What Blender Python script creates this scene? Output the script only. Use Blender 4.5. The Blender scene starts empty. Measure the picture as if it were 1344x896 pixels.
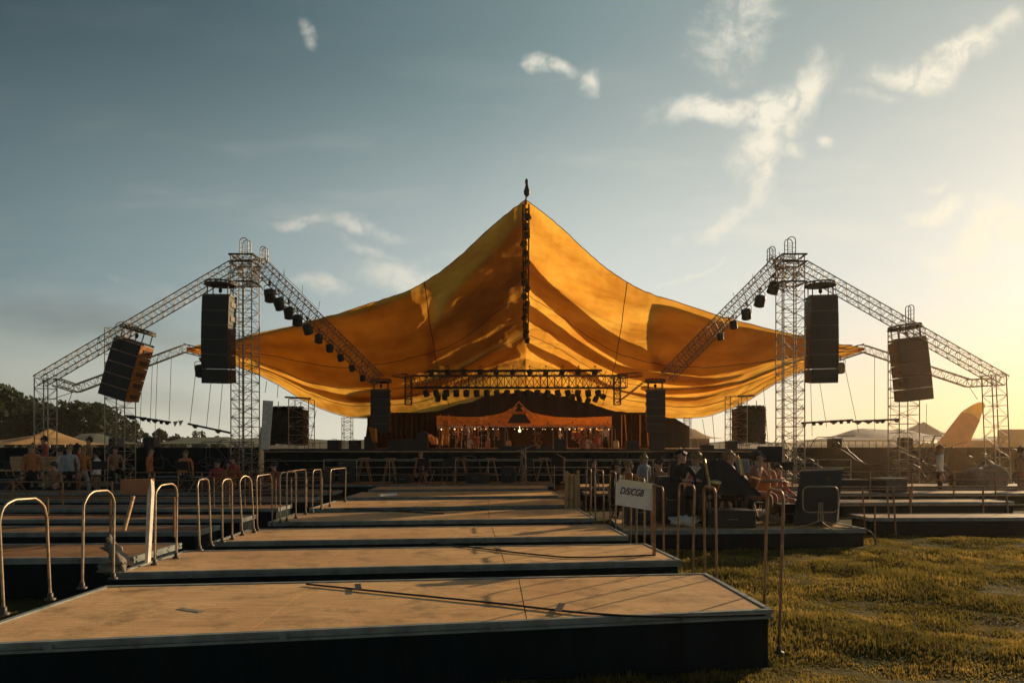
import bpy, bmesh, math, random
import numpy as np
from mathutils import Vector, Matrix, noise as mnoise
random.seed(7)
rng = np.random.default_rng(7)
R = math.radians
scn = bpy.context.scene
COL = scn.collection
F = 896.0; CH = 1.7; HZ = 585.0; CX = 672.0
def P(px, py, Y):
    return Vector(((px-CX)/F*Y, Y, CH-(py-HZ)/F*Y))
def G(px, py, z=0.0):
    Y = (CH-z)*F/(py-HZ)
    return Vector(((px-CX)/F*Y, Y, z))
ORD = ['first','second','third','fourth','fifth','sixth','seventh','eighth','ninth','tenth','eleventh','twelfth','thirteenth','fourteenth','fifteenth','sixteenth','seventeenth','eighteenth','nineteenth','twentieth']

# ------------------------------------------------------------------ mesh builder
class MB:
    def __init__(s): s.v=[]; s.f=[]; s.sm=[]; s.mi=[]
    def add(s, vs, fs, smooth=False, mi=0):
        b=len(s.v); s.v.extend([tuple(v) for v in vs])
        for f in fs: s.f.append(tuple(i+b for i in f)); s.sm.append(smooth); s.mi.append(mi)
        return s
    def box(s, c, d, rot=None, bev=0.0):
        c=Vector(c); hx,hy,hz=d[0]/2,d[1]/2,d[2]/2
        if bev<=0:
            vs=[Vector((x,y,z)) for x in(-hx,hx) for y in(-hy,hy) for z in(-hz,hz)]
            fs=[(0,1,3,2),(4,6,7,5),(0,4,5,1),(2,3,7,6),(0,2,6,4),(1,5,7,3)]
        else:
            bm=bmesh.new(); bmesh.ops.create_cube(bm,size=1)
            for v in bm.verts: v.co=Vector((v.co.x*hx*2,v.co.y*hy*2,v.co.z*hz*2))
            bmesh.ops.bevel(bm,geom=bm.edges[:],offset=bev,segments=2,affect='EDGES',profile=.5)
            bm.verts.index_update()
            vs=[v.co.copy() for v in bm.verts]; fs=[tuple(v.index for v in f.verts) for f in bm.faces]; bm.free()
        if rot is not None: vs=[rot@v for v in vs]
        return s.add([v+c for v in vs],fs)
    def tube(s, pts, r, n=6, cap=True, closed=False):
        pts=[Vector(p) for p in pts]; m=len(pts)
        rr=r if isinstance(r,(list,tuple)) else [r]*m
        rings=[]; ref=None
        for i,p in enumerate(pts):
            if closed: t=(pts[(i+1)%m]-pts[i-1])
            elif i==0: t=pts[1]-p
            elif i==m-1: t=p-pts[-2]
            else: t=(pts[i+1]-p).normalized()+(p-pts[i-1]).normalized()
            if t.length<1e-9: t=Vector((0,0,1))
            t.normalize()
            if ref is None:
                ref=Vector((0,0,1)) if abs(t.z)<.9 else Vector((1,0,0))
            a=t.cross(ref)
            if a.length<1e-6: a=t.cross(Vector((0,1,0)))
            a.normalize(); b=a.cross(t); b.normalize(); ref=b
            rings.append([p+(a*math.cos(k*2*math.pi/n)+b*math.sin(k*2*math.pi/n))*rr[i] for k in range(n)])
        vs=[v for q in rings for v in q]; fs=[]
        for i in range(m if closed else m-1):
            j=(i+1)%m
            for k in range(n): fs.append((i*n+k,i*n+(k+1)%n,j*n+(k+1)%n,j*n+k))
        s.add(vs,fs,True)
        if cap and not closed:
            s.add(rings[0],[tuple(range(n))[::-1]]); s.add(rings[-1],[tuple(range(n))])
        return s
    def ball(s, c, r, n=10, m=7, scale=(1,1,1), rot=None, jit=0):
        c=Vector(c); vs=[]; fs=[]
        for i in range(m+1):
            th=math.pi*i/m
            for k in range(n):
                ph=2*math.pi*k/n
                d=Vector((math.sin(th)*math.cos(ph)*scale[0],math.sin(th)*math.sin(ph)*scale[1],math.cos(th)*scale[2]))*r
                if jit: d*=1+jit*mnoise.noise(d*3/r+c)
                if rot is not None: d=rot@d
                vs.append(c+d)
        for i in range(m):
            for k in range(n): fs.append((i*n+k,(i+1)*n+k,(i+1)*n+(k+1)%n,i*n+(k+1)%n))
        return s.add(vs,fs,True)
    def lathe(s, prof, c=(0,0,0), n=14, rot=None):
        c=Vector(c); vs=[];fs=[]; m=len(prof)
        for r,z in prof:
            for k in range(n):
                d=Vector((r*math.cos(2*math.pi*k/n),r*math.sin(2*math.pi*k/n),z))
                if rot is not None: d=rot@d
                vs.append(c+d)
        for i in range(m-1):
            for k in range(n): fs.append((i*n+k,i*n+(k+1)%n,(i+1)*n+(k+1)%n,(i+1)*n+k))
        s.add(vs,fs,True)
        s.add([v for v in vs[:n]],[tuple(range(n))[::-1]]); s.add([v for v in vs[-n:]],[tuple(range(n))])
        return s
    def grid(s, P2, smooth=True):
        a=len(P2); b=len(P2[0])
        vs=[p for row in P2 for p in row]
        fs=[(i*b+j,(i+1)*b+j,(i+1)*b+j+1,i*b+j+1) for i in range(a-1) for j in range(b-1)]
        return s.add(vs,fs,smooth)
    def build(s, name, mat, parent=None, org=(0,0,0)):
        me=bpy.data.meshes.new(name); o=Vector(org)
        me.from_pydata([(v[0]-o.x,v[1]-o.y,v[2]-o.z) for v in s.v],[],s.f)
        me.polygons.foreach_set('use_smooth',s.sm)
        if isinstance(mat,(list,tuple)):
            for m in mat: me.materials.append(m)
            me.polygons.foreach_set('material_index',s.mi)
        else: me.materials.append(mat)
        me.update()
        ob=bpy.data.objects.new(name,me); COL.objects.link(ob)
        if parent is not None: ob.parent=parent
        return ob
def tag(o,label=None,cat=None,group=None,kind=None):
    if label: o['label']=label
    if cat: o['category']=cat
    if group: o['group']=group
    if kind: o['kind']=kind
    return o
def empty(name,loc,label,cat,group=None,rz=0.0):
    o=bpy.data.objects.new(name,None); o.empty_display_size=.2; COL.objects.link(o)
    o.location=loc; o.rotation_euler=(0,0,rz)
    return tag(o,label,cat,group)
def copy_tree(o,parent=None):
    c=o.copy(); COL.objects.link(c); c.parent=parent
    for ch in [x for x in bpy.data.objects if x.parent==o]: copy_tree(ch,c)
    return c
def dup(o,loc,rz=0,label=None,scale=None):
    c=copy_tree(o); c.location=loc; c.rotation_euler=(0,0,rz)
    if label: c['label']=label
    if scale: c.scale=(scale,)*3
    return c

# ------------------------------------------------------------------ materials
def mat(name, col, rough=.7, metal=0.0, var=.25, scale=6.0, bump=.0, bscale=None, col2=None, spec=.5, stretch=(1,1,1), translucent=0.0, emis=None):
    m=bpy.data.materials.new(name); m.use_nodes=True; nt=m.node_tree; N=nt.nodes; L=nt.links
    b=N['Principled BSDF']; out=N['Material Output']
    tc=N.new('ShaderNodeTexCoord'); mp=N.new('ShaderNodeMapping'); mp.inputs['Scale'].default_value=stretch
    L.new(tc.outputs['Object'],mp.inputs['Vector'])
    n=N.new('ShaderNodeTexNoise'); n.inputs['Scale'].default_value=scale; n.inputs['Detail'].default_value=7; n.inputs['Roughness'].default_value=.6
    L.new(mp.outputs[0],n.inputs['Vector'])
    mx=N.new('ShaderNodeMix'); mx.data_type='RGBA'
    c2=col2 if col2 else tuple(c*(1-var*1.2) for c in col)
    c1=col if col2 else tuple(min(1,c*(1+var)) for c in col)
    rp=N.new('ShaderNodeMapRange'); rp.inputs[1].default_value=.3; rp.inputs[2].default_value=.7
    L.new(n.outputs['Fac'],rp.inputs[0]); L.new(rp.outputs[0],mx.inputs['Factor'])
    mx.inputs['A'].default_value=(*c2,1); mx.inputs['B'].default_value=(*c1,1)
    L.new(mx.outputs['Result'],b.inputs['Base Color'])
    rr=N.new('ShaderNodeMapRange'); rr.inputs[3].default_value=max(.05,rough-.12); rr.inputs[4].default_value=min(1,rough+.12)
    L.new(n.outputs['Fac'],rr.inputs[0]); L.new(rr.outputs[0],b.inputs['Roughness'])
    b.inputs['Metallic'].default_value=metal; b.inputs['Specular IOR Level'].default_value=spec
    if bump>0:
        n2=N.new('ShaderNodeTexNoise'); n2.inputs['Scale'].default_value=bscale or scale*4; n2.inputs['Detail'].default_value=5
        L.new(mp.outputs[0],n2.inputs['Vector'])
        bp=N.new('ShaderNodeBump'); bp.inputs['Strength'].default_value=min(1,bump); bp.inputs['Distance'].default_value=.02
        L.new(n2.outputs['Fac'],bp.inputs['Height']); L.new(bp.outputs[0],b.inputs['Normal'])
    if translucent>0:
        t=N.new('ShaderNodeBsdfTranslucent'); L.new(mx.outputs['Result'],t.inputs['Color'])
        ms=N.new('ShaderNodeMixShader'); ms.inputs[0].default_value=translucent
        L.new(b.outputs[0],ms.inputs[1]); L.new(t.outputs[0],ms.inputs[2]); L.new(ms.outputs[0],out.inputs['Surface'])
    if emis:
        b.inputs['Emission Color'].default_value=(*emis[:3],1); b.inputs['Emission Strength'].default_value=emis[3]
    return m
M={}
M['truss']=mat('truss_aluminium',(.48,.39,.28),.5,.35,.35,9)
M['truss_dark']=mat('dark_truss_steel',(.10,.08,.06),.5,.5,.3,9)
M['chrome']=mat('brushed_rail_steel',(.42,.32,.22),.42,.75,.35,14)
M['rust']=mat('weathered_rail_steel',(.33,.19,.10),.45,.6,.4,14)
M['black']=mat('matt_black_paint',(.014,.016,.018),.55,0,.3,8,.15)
M['skirt']=mat('black_skirt_cloth',(.007,.015,.018),.85,0,.35,2.5,.5,3,stretch=(3,3,.4),spec=.2)
M['grille']=mat('speaker_grille',(.020,.023,.026),.5,.2,.3,60,.4,180)
M['cabinet']=mat('speaker_cabinet_paint',(.03,.026,.022),.5,0,.4,7,.2)
M['seamline']=mat('pale_cabinet_edge',(.13,.14,.14),.45,.3,.2,7)
M['trim']=mat('deck_edge_trim',(.26,.28,.26),.5,.35,.35,5,.1,stretch=(1,1,1))
M['cable']=mat('rubber_cable',(.012,.011,.010),.6,0,.2,5)
M['rope']=mat('steel_rope',(.12,.11,.10),.5,.5,.2,5)
M['wood']=mat('raw_timber',(.62,.37,.17),.65,0,.4,5,.3,stretch=(1,1,12))
M['white']=mat('white_board',(.84,.80,.74),.6,0,.12,6)
M['brownboard']=mat('brown_painted_board',(.42,.19,.09),.6,0,.2,5,.1)
M['ink']=mat('black_ink',(.012,.012,.014),.6,0,.1,5)
M['leafd']=mat('dark_foliage',(.035,.05,.018),.7,0,.5,.6,translucent=.35)
M['leafl']=mat('olive_foliage',(.08,.085,.03),.7,0,.5,.6,translucent=.35)
M['bark']=mat('bark',(.09,.06,.04),.9,0,.4,5,.5)
M['skin']=mat('skin',(.50,.28,.18),.5,0,.1,6)
M['hair']=mat('dark_hair',(.03,.02,.014),.6,0,.3,20)
M['blond']=mat('fair_hair',(.26,.15,.055),.5,0,.3,20)
M['cl_black']=mat('black_clothes',(.018,.018,.02),.85,0,.3,8,.3)
M['cl_rust']=mat('rust_orange_clothes',(.50,.18,.06),.8,0,.25,8,.3)
M['cl_brown']=mat('brown_clothes',(.34,.18,.10),.8,0,.25,8,.3)
M['cl_white']=mat('cream_clothes',(.78,.70,.58),.8,0,.2,8,.3)
M['cl_grey']=mat('grey_clothes',(.38,.39,.40),.8,0,.25,8,.3)
M['cl_red']=mat('red_clothes',(.42,.08,.05),.8,0,.25,8,.3)
M['brass']=mat('brass',(.75,.45,.15),.3,.9,.2,12)
M['drum']=mat('drum_shell_orange',(.5,.14,.06),.4,0,.2,12)
M['drumhead']=mat('drum_head',(.6,.55,.48),.5,0,.1,12)
M['backdrop']=mat('brown_black_backdrop',(.06,.037,.024),.9,0,.3,1.2,.5,2.0,stretch=(2,1,.3),spec=.1)
M['inner']=mat('inner_valance_cloth',(.75,.34,.12),.75,0,.3,3,.4,5,translucent=.3)
M['orangetent']=mat('orange_marquee_cloth',(.62,.36,.14),.7,0,.2,.6,.2,translucent=.35)
M['greytent']=mat('grey_marquee_cloth',(.30,.30,.31),.7,0,.2,.3,.2,translucent=.2)
M['olivetent']=mat('olive_tent_cloth',(.10,.11,.07),.8,0,.3,.3)
M['tubeorange']=mat('orange_inflatable_vinyl',(.72,.17,.02),.5,0,.2,1,translucent=.35)
M['tubeyellow']=mat('yellow_inflatable_vinyl',(.95,.60,.06),.5,0,.15,1,translucent=.6)
M['net']=mat('dark_net',(.02,.024,.012),.9,0,.4,5)
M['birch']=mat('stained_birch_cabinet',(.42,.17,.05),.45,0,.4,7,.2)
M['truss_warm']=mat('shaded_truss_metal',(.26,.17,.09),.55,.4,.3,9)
M['lamp']=mat('lamp_glass',(.05,.05,.06),.15,0,.1,5)
M['bulb']=mat('warm_bulb',(.9,.7,.4),.3,0,.05,5,emis=(1,.66,.32,2.6))
M['sack']=mat('grey_canvas_sack',(.24,.20,.16),.85,0,.3,6,.5)
M['flower']=mat('orange_petals',(.65,.18,.08),.6,0,.3,12)
M['cloth_gold']=mat('hanging_gold_cloth',(.55,.30,.08),.8,0,.3,4,.4,translucent=.3)
M['hill']=mat('hazy_hill',(.10,.11,.08),.95,0,.3,.02)

def deck_material():
    m=bpy.data.materials.new('plywood_deck'); m.use_nodes=True; nt=m.node_tree; N=nt.nodes; L=nt.links
    b=N['Principled BSDF']; tc=N.new('ShaderNodeTexCoord'); oi=N.new('ShaderNodeObjectInfo')
    ad=N.new('ShaderNodeVectorMath'); ad.operation='ADD'; L.new(tc.outputs['Object'],ad.inputs[0])
    sc=N.new('ShaderNodeVectorMath'); sc.operation='SCALE'; L.new(oi.outputs['Location'],sc.inputs[0]); sc.inputs['Scale'].default_value=7.3; L.new(sc.outputs[0],ad.inputs[1])
    def nz(scale,stretch,det=8,rough=.6):
        mp=N.new('ShaderNodeMapping'); mp.inputs['Scale'].default_value=stretch; L.new(ad.outputs[0],mp.inputs[0])
        n=N.new('ShaderNodeTexNoise'); n.inputs['Scale'].default_value=scale; n.inputs['Detail'].default_value=det; n.inputs['Roughness'].default_value=rough
        L.new(mp.outputs[0],n.inputs['Vector']); return n.outputs['Fac']
    def mr(x,a,b_,c,d):
        q=N.new('ShaderNodeMapRange'); L.new(x,q.inputs[0]); q.inputs[1].default_value=a;q.inputs[2].default_value=b_;q.inputs[3].default_value=c;q.inputs[4].default_value=d; return q.outputs[0]
    def mix(f,a,b_):
        q=N.new('ShaderNodeMix'); q.data_type='RGBA'; L.new(f,q.inputs['Factor'])
        for k,v in(('A',a),('B',b_)):
            if isinstance(v,tuple): q.inputs[k].default_value=(*v,1)
            else: L.new(v,q.inputs[k])
        return q.outputs['Result']
    big=nz(.8,(1,1,1)); grain=nz(3.5,(1,14,1)); fine=nz(110,(1,1,1),5,.75)
    c=mix(mr(big,.3,.7,0,1),(.64,.35,.15),(.94,.585,.27))
    c=mix(mr(grain,.42,.72,0,.55),c,(.27,.14,.055))
    c=mix(mr(fine,.48,.70,0,.6),c,(.34,.19,.08))
    st=nz(2.2,(1,1,1),9,.7); c=mix(mr(st,.50,.68,0,.7),c,(.16,.095,.05))
    # scuffs
    mp=N.new('ShaderNodeMapping'); mp.inputs['Rotation'].default_value=(0,0,.5); mp.inputs['Scale'].default_value=(1,9,1); L.new(ad.outputs[0],mp.inputs[0])
    vo=N.new('ShaderNodeTexVoronoi'); vo.feature='DISTANCE_TO_EDGE'; vo.inputs['Scale'].default_value=.9; L.new(mp.outputs[0],vo.inputs['Vector'])
    c=mix(mr(vo.outputs['Distance'],0,.012,.5,0),c,(.13,.08,.045))
    def vm(op,a,v=None):
        q=N.new('ShaderNodeVectorMath'); q.operation=op; L.new(a,q.inputs[0])
        if v is not None: q.inputs[1].default_value=v
        return q.outputs['Value'] if op=='LENGTH' else q.outputs[0]
    cell=vm('SUBTRACT',vm('FRACTION',vm('MULTIPLY',tc.outputs['Object'],(1/.61,1/.30,0))),(.5,.5,0))
    dd=vm('LENGTH',vm('MULTIPLY',cell,(.61,.30,0)))
    c=mix(mr(dd,.006,.010,.75,0),c,(.07,.055,.04))
    L.new(c,b.inputs['Base Color'])
    L.new(mr(st,.3,.7,.42,.62),b.inputs['Roughness']); b.inputs['Specular IOR Level'].default_value=.22
    bp=N.new('ShaderNodeBump'); bp.inputs['Strength'].default_value=.35; bp.inputs['Distance'].default_value=.01
    L.new(nz(45,(1,2,1),6,.7),bp.inputs['Height'])
    bp2=N.new('ShaderNodeBump'); bp2.inputs['Strength'].default_value=.5; bp2.inputs['Distance'].default_value=.03
    L.new(big,bp2.inputs['Height']); L.new(bp2.outputs[0],bp.inputs['Normal'])
    L.new(bp.outputs[0],b.inputs['Normal'])
    return m
M['deck']=deck_material()
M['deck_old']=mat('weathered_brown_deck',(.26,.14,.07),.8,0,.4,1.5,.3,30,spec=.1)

def canopy_material():
    m=bpy.data.materials.new('amber_canopy_fabric'); m.use_nodes=True; nt=m.node_tree; N=nt.nodes; L=nt.links
    b=N['Principled BSDF']; out=N['Material Output']; tc=N.new('ShaderNodeTexCoord')
    n=N.new('ShaderNodeTexNoise'); n.inputs['Scale'].default_value=.55; n.inputs['Detail'].default_value=6; L.new(tc.outputs['Object'],n.inputs['Vector'])
    mx=N.new('ShaderNodeMix'); mx.data_type='RGBA'; mx.inputs['A'].default_value=(.64,.265,.03,1); mx.inputs['B'].default_value=(.93,.475,.07,1)
    r=N.new('ShaderNodeMapRange'); r.inputs[1].default_value=.35; r.inputs[2].default_value=.65; L.new(n.outputs['Fac'],r.inputs[0]); L.new(r.outputs[0],mx.inputs['Factor'])
    L.new(mx.outputs['Result'],b.inputs['Base Color']); b.inputs['Roughness'].default_value=.7; b.inputs['Specular IOR Level'].default_value=.25
    t=N.new('ShaderNodeBsdfTranslucent'); L.new(mx.outputs['Result'],t.inputs['Color'])
    w=N.new('ShaderNodeTexNoise'); w.inputs['Scale'].default_value=1.1; w.inputs['Detail'].default_value=3; w.inputs['Distortion'].default_value=.3
    mp=N.new('ShaderNodeMapping'); mp.inputs['Scale'].default_value=(.35,1,1.6); L.new(tc.outputs['Object'],mp.inputs[0]); L.new(mp.outputs[0],w.inputs['Vector'])
    bp=N.new('ShaderNodeBump'); bp.inputs['Strength'].default_value=.4; bp.inputs['Distance'].default_value=.25; L.new(w.outputs['Fac'],bp.inputs['Height'])
    L.new(bp.outputs[0],b.inputs['Normal']); L.new(bp.outputs[0],t.inputs['Normal'])
    ms=N.new('ShaderNodeMixShader'); ms.inputs[0].default_value=.85; L.new(b.outputs[0],ms.inputs[1]); L.new(t.outputs[0],ms.inputs[2]); L.new(ms.outputs[0],out.inputs['Surface'])
    return m
M['canopy']=canopy_material()
M['shade_cloth']=mat('amber_shade_sheet',(.44,.27,.09),.8,0,.2,2,translucent=.55)  # for the added sheets that darken parts of the canopy

def ground_material():
    m=bpy.data.materials.new('turf_and_dirt'); m.use_nodes=True; nt=m.node_tree; N=nt.nodes; L=nt.links
    b=N['Principled BSDF']; tc=N.new('ShaderNodeTexCoord')
    def nz(s,d=8):
        n=N.new('ShaderNodeTexNoise'); n.inputs['Scale'].default_value=s; n.inputs['Detail'].default_value=d; L.new(tc.outputs['Object'],n.inputs['Vector']); return n.outputs['Fac']
    def mix(f,a,b_):
        q=N.new('ShaderNodeMix'); q.data_type='RGBA'; L.new(f,q.inputs['Factor'])
        for k,v in(('A',a),('B',b_)):
            if isinstance(v,tuple): q.inputs[k].default_value=(*v,1)
            else: L.new(v,q.inputs[k])
        return q.outputs['Result']
    def mr(x,a,b_,c,d):
        q=N.new('ShaderNodeMapRange'); L.new(x,q.inputs[0]); q.inputs[1].default_value=a;q.inputs[2].default_value=b_;q.inputs[3].default_value=c;q.inputs[4].default_value=d; return q.outputs[0]
    g=mix(mr(nz(1.2),.35,.65,0,1),(.06,.058,.018),(.12,.095,.03))
    g=mix(mr(nz(40),.4,.6,0,.6),g,(.035,.035,.012))
    g=mix(mr(nz(.7,5),.56,.64,0,.8),g,(.13,.085,.045))
    d=mix(mr(nz(3),.35,.65,0,1),(.075,.05,.03),(.13,.09,.055))
    sp=N.new('ShaderNodeSeparateXYZ'); L.new(tc.outputs['Object'],sp.inputs[0])
    f=N.new('ShaderNodeMath'); f.operation='ADD'; L.new(sp.outputs['Y'],f.inputs[0]); L.new(mr(nz(.5),0,1,-2,2),f.inputs[1])
    L.new(mix(mr(f.outputs[0],15,18,0,1),g,d),b.inputs['Base Color']); b.inputs['Roughness'].default_value=.95; b.inputs['Specular IOR Level'].default_value=.1
    bp=N.new('ShaderNodeBump'); bp.inputs['Strength'].default_value=.8; bp.inputs['Distance'].default_value=.05; L.new(nz(14),bp.inputs['Height']); L.new(bp.outputs[0],b.inputs['Normal'])
    return m
M['ground']=ground_material()
def grass_material():
    m=bpy.data.materials.new('grass_blades'); m.use_nodes=True; nt=m.node_tree; N=nt.nodes; L=nt.links
    b=N['Principled BSDF']; out=N['Material Output']; tc=N.new('ShaderNodeTexCoord')
    n=N.new('ShaderNodeTexNoise'); n.inputs['Scale'].default_value=.9; n.inputs['Detail'].default_value=8; n.inputs['Roughness'].default_value=.75; L.new(tc.outputs['Object'],n.inputs['Vector'])
    cr=N.new('ShaderNodeValToRGB'); L.new(n.outputs['Fac'],cr.inputs[0])
    e=cr.color_ramp.elements; e[0].position=.35; e[0].color=(.045,.042,.010,1); e[1].position=.66; e[1].color=(.45,.30,.07,1)
    k=e.new(.5); k.color=(.17,.13,.028,1)
    L.new(cr.outputs[0],b.inputs['Base Color']); b.inputs['Roughness'].default_value=.6
    t=N.new('ShaderNodeBsdfTranslucent'); L.new(cr.outputs[0],t.inputs['Color'])
    ms=N.new('ShaderNodeMixShader'); ms.inputs[0].default_value=.62; L.new(b.outputs[0],ms.inputs[1]); L.new(t.outputs[0],ms.inputs[2]); L.new(ms.outputs[0],out.inputs['Surface'])
    return m
M['grass']=grass_material()

# ------------------------------------------------------------------ world, sun, camera
SUN_AZ=R(48); GLOW_AZ=R(42); SUN_EL=R(16.5)
def build_world():
    w=bpy.data.worlds.new('World'); scn.world=w; w.use_nodes=True; nt=w.node_tree; N=nt.nodes; L=nt.links
    bg=N['Background']
    sky=N.new('ShaderNodeTexSky'); sky.sky_type='NISHITA'; sky.sun_disc=False; sky.sun_elevation=SUN_EL; sky.sun_rotation=SUN_AZ
    sky.air_density=1.0; sky.dust_density=2.0; sky.ozone_density=1.5
    tc=N.new('ShaderNodeTexCoord')
    def val(x): 
        v=N.new('ShaderNodeValue'); v.outputs[0].default_value=x; return v.outputs[0]
    def ma(op,a,b=None,c=None,clamp=False):
        q=N.new('ShaderNodeMath'); q.operation=op; q.use_clamp=clamp
        for i,x in enumerate((a,b,c)):
            if x is None: continue
            if isinstance(x,(int,float)): q.inputs[i].default_value=x
            else: L.new(x,q.inputs[i])
        return q.outputs[0]
    def ss(x,a,b,c=0,d=1):
        q=N.new('ShaderNodeMapRange'); q.interpolation_type='SMOOTHSTEP'; L.new(x,q.inputs[0])
        q.inputs[1].default_value=a;q.inputs[2].default_value=b;q.inputs[3].default_value=c;q.inputs[4].default_value=d; return q.outputs[0]
    def mix(f,a,b_,mode='MIX'):
        q=N.new('ShaderNodeMix'); q.data_type='RGBA'; q.blend_type=mode
        if isinstance(f,(int,float)): q.inputs['Factor'].default_value=f
        else: L.new(f,q.inputs['Factor'])
        for k,v in(('A',a),('B',b_)):
            if isinstance(v,tuple): q.inputs[k].default_value=(*v,1)
            else: L.new(v,q.inputs[k])
        return q.outputs['Result']
    sp=N.new('ShaderNodeSeparateXYZ'); L.new(tc.outputs['Generated'],sp.inputs[0])
    X,Yd,Z=sp.outputs
    # angle to the sun
    dt=N.new('ShaderNodeVectorMath'); dt.operation='DOT_PRODUCT'; L.new(tc.outputs['Generated'],dt.inputs[0])
    e=R(1.5); dt.inputs[1].default_value=(math.sin(GLOW_AZ)*math.cos(e),math.cos(GLOW_AZ)*math.cos(e),math.sin(e))
    ang=ma('ARCCOSINE',ma('MINIMUM',dt.outputs['Value'],.99999))
    # sky colour by elevation and by distance from the sun
    def ramp(tab):
        q=N.new('ShaderNodeValToRGB'); cr=q.color_ramp; cr.interpolation='B_SPLINE'; L.new(ss(ang,0,1.9),q.inputs[0])
        el=cr.elements; el[0].position=0; el[0].color=(*tab[0][1],1); el[1].position=1; el[1].color=(*tab[-1][1],1)
        for p,c in tab[1:-1]:
            k=el.new(p); k.color=(*c,1)
        return q.outputs[0]
    elev=ma('ARCSINE',Z)
    c=mix(ss(elev,-.02,.22),ramp(SKYLOW),ramp(SKYMID))
    c=mix(ss(elev,.16,.56),c,ramp(SKYHIGH))
    c=mix(.10,c,mix(1.0,sky.outputs[0],(.10,.10,.10),'MULTIPLY'))
    c=mix(ss(elev,.5,1.3,0,.5),c,(.02,.04,.05))
    # clouds: positions on a plane straight ahead (direction x/y, z/y)
    ys=ma('MAXIMUM',Yd,.05); U=ma('DIVIDE',X,ys); V=ma('DIVIDE',Z,ys)
    cv=N.new('ShaderNodeCombineXYZ'); L.new(U,cv.inputs[0]); L.new(V,cv.inputs[1])
    nA=N.new('ShaderNodeTexNoise'); nA.inputs['Scale'].default_value=9; nA.inputs['Detail'].default_value=9; nA.inputs['Roughness'].default_value=.62; nA.inputs['Distortion'].default_value=.35; L.new(cv.outputs[0],nA.inputs['Vector'])
    nW=N.new('ShaderNodeTexNoise'); nW.inputs['Scale'].default_value=7; nW.inputs['Detail'].default_value=5; L.new(cv.outputs[0],nW.inputs['Vector'])
    off=N.new('ShaderNodeVectorMath'); off.operation='SUBTRACT'; L.new(nW.outputs['Color'],off.inputs[0]); off.inputs[1].default_value=(.5,.5,.5)
    of2=N.new('ShaderNodeVectorMath'); of2.operation='SCALE'; L.new(off.outputs[0],of2.inputs[0]); of2.inputs['Scale'].default_value=.10
    wv=N.new('ShaderNodeVectorMath'); wv.operation='ADD'; L.new(cv.outputs[0],wv.inputs[0]); L.new(of2.outputs[0],wv.inputs[1])
    def blob(px,py,rx,ry,rot,amp):
        u=(px-CX)/F; v=(HZ-py)/F
        mp=N.new('ShaderNodeMapping'); mp.vector_type='TEXTURE'; mp.inputs['Location'].default_value=(u,v,0); mp.inputs['Rotation'].default_value=(0,0,R(rot)); mp.inputs['Scale'].default_value=(rx/F,ry/F,1)
        L.new(wv.outputs[0],mp.inputs[0])
        ln=N.new('ShaderNodeVectorMath'); ln.operation='LENGTH'; L.new(mp.outputs[0],ln.inputs[0])
        return ma('MULTIPLY',ss(ln.outputs['Value'],0,1.5,1,0),amp)
    acc=None
    for b in CLOUDS:
        q=blob(*b); acc=q if acc is None else ma('MAXIMUM',acc,q)
    dens=ss(ma('ADD',acc,ma('MULTIPLY',ma('SUBTRACT',nA.outputs['Fac'],.5),1.9)),.16,1.0)
    dens=ma('MULTIPLY',dens,ss(acc,.0,.25))
    # soft cirrus veil
    mpc=N.new('ShaderNodeMapping'); mpc.inputs['Scale'].default_value=(1.6,7,1); mpc.inputs['Rotation'].default_value=(0,0,R(-8)); L.new(cv.outputs[0],mpc.inputs[0])
    nC=N.new('ShaderNodeTexNoise'); nC.inputs['Scale'].default_value=1.5; nC.inputs['Detail'].default_value=8; nC.inputs['Roughness'].default_value=.55; L.new(mpc.outputs[0],nC.inputs['Vector'])
    veil=ma('MULTIPLY',ss(nC.outputs['Fac'],.48,.75),ss(V,.05,.2,.0,1)); veil=ma('MULTIPLY',veil,ss(V,.3,.6,1,.15))
    cc=N.new('ShaderNodeValToRGB'); L.new(ss(ang,0,1.6),cc.inputs[0]); ce=cc.color_ramp.elements
    ce[0].color=(1.0,.90,.68,1); ce[1].color=(.34,.36,.34,1); k=ce.new(.40); k.color=(.95,.90,.76,1)
    c=mix(ma('MULTIPLY',veil,.28),c,cc.outputs[0])
    nF=N.new('ShaderNodeTexNoise'); nF.inputs['Scale'].default_value=26; nF.inputs['Detail'].default_value=8; nF.inputs['Roughness'].default_value=.65; nF.inputs['Distortion'].default_value=.5; L.new(cv.outputs[0],nF.inputs['Vector'])
    dens=ma('MULTIPLY',dens,ss(nF.outputs['Fac'],.28,.58,.35,1)); dens=ma('POWER',dens,1.25)
    c=mix(ma('MULTIPLY',dens,.88),c,cc.outputs[0])
    # low grey bank at left
    def bank(px,py,rx,ry,rot,amp,c):
        return mix(ma('MULTIPLY',blob(px,py,rx,ry,rot,amp),ss(nC.outputs['Fac'],.3,.6)),c,(.16,.19,.19))
    c=bank(120,425,260,26,-8,.55,c); c=bank(60,520,300,30,-3,.4,c)
    # ground half: dull
    c=mix(ss(Z,-.05,-.005,1,0),c,(.05,.04,.03))
    L.new(c,bg.inputs['Color']); bg.inputs['Strength'].default_value=1.0
SKYLOW=[(0.0,(1.22,.68,.27)),(.05,(1.0,.74,.42)),(.15,(.92,.80,.58)),(.30,(.88,.81,.64)),(.52,(.82,.77,.62)),(.8,(.70,.66,.51)),(1.0,(.46,.46,.38))]
SKYMID=[(0.0,(.74,.72,.62)),(.06,(.71,.72,.66)),(.25,(.72,.77,.70)),(.43,(.55,.62,.59)),(.76,(.185,.28,.295)),(1.0,(.07,.12,.14))]
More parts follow.
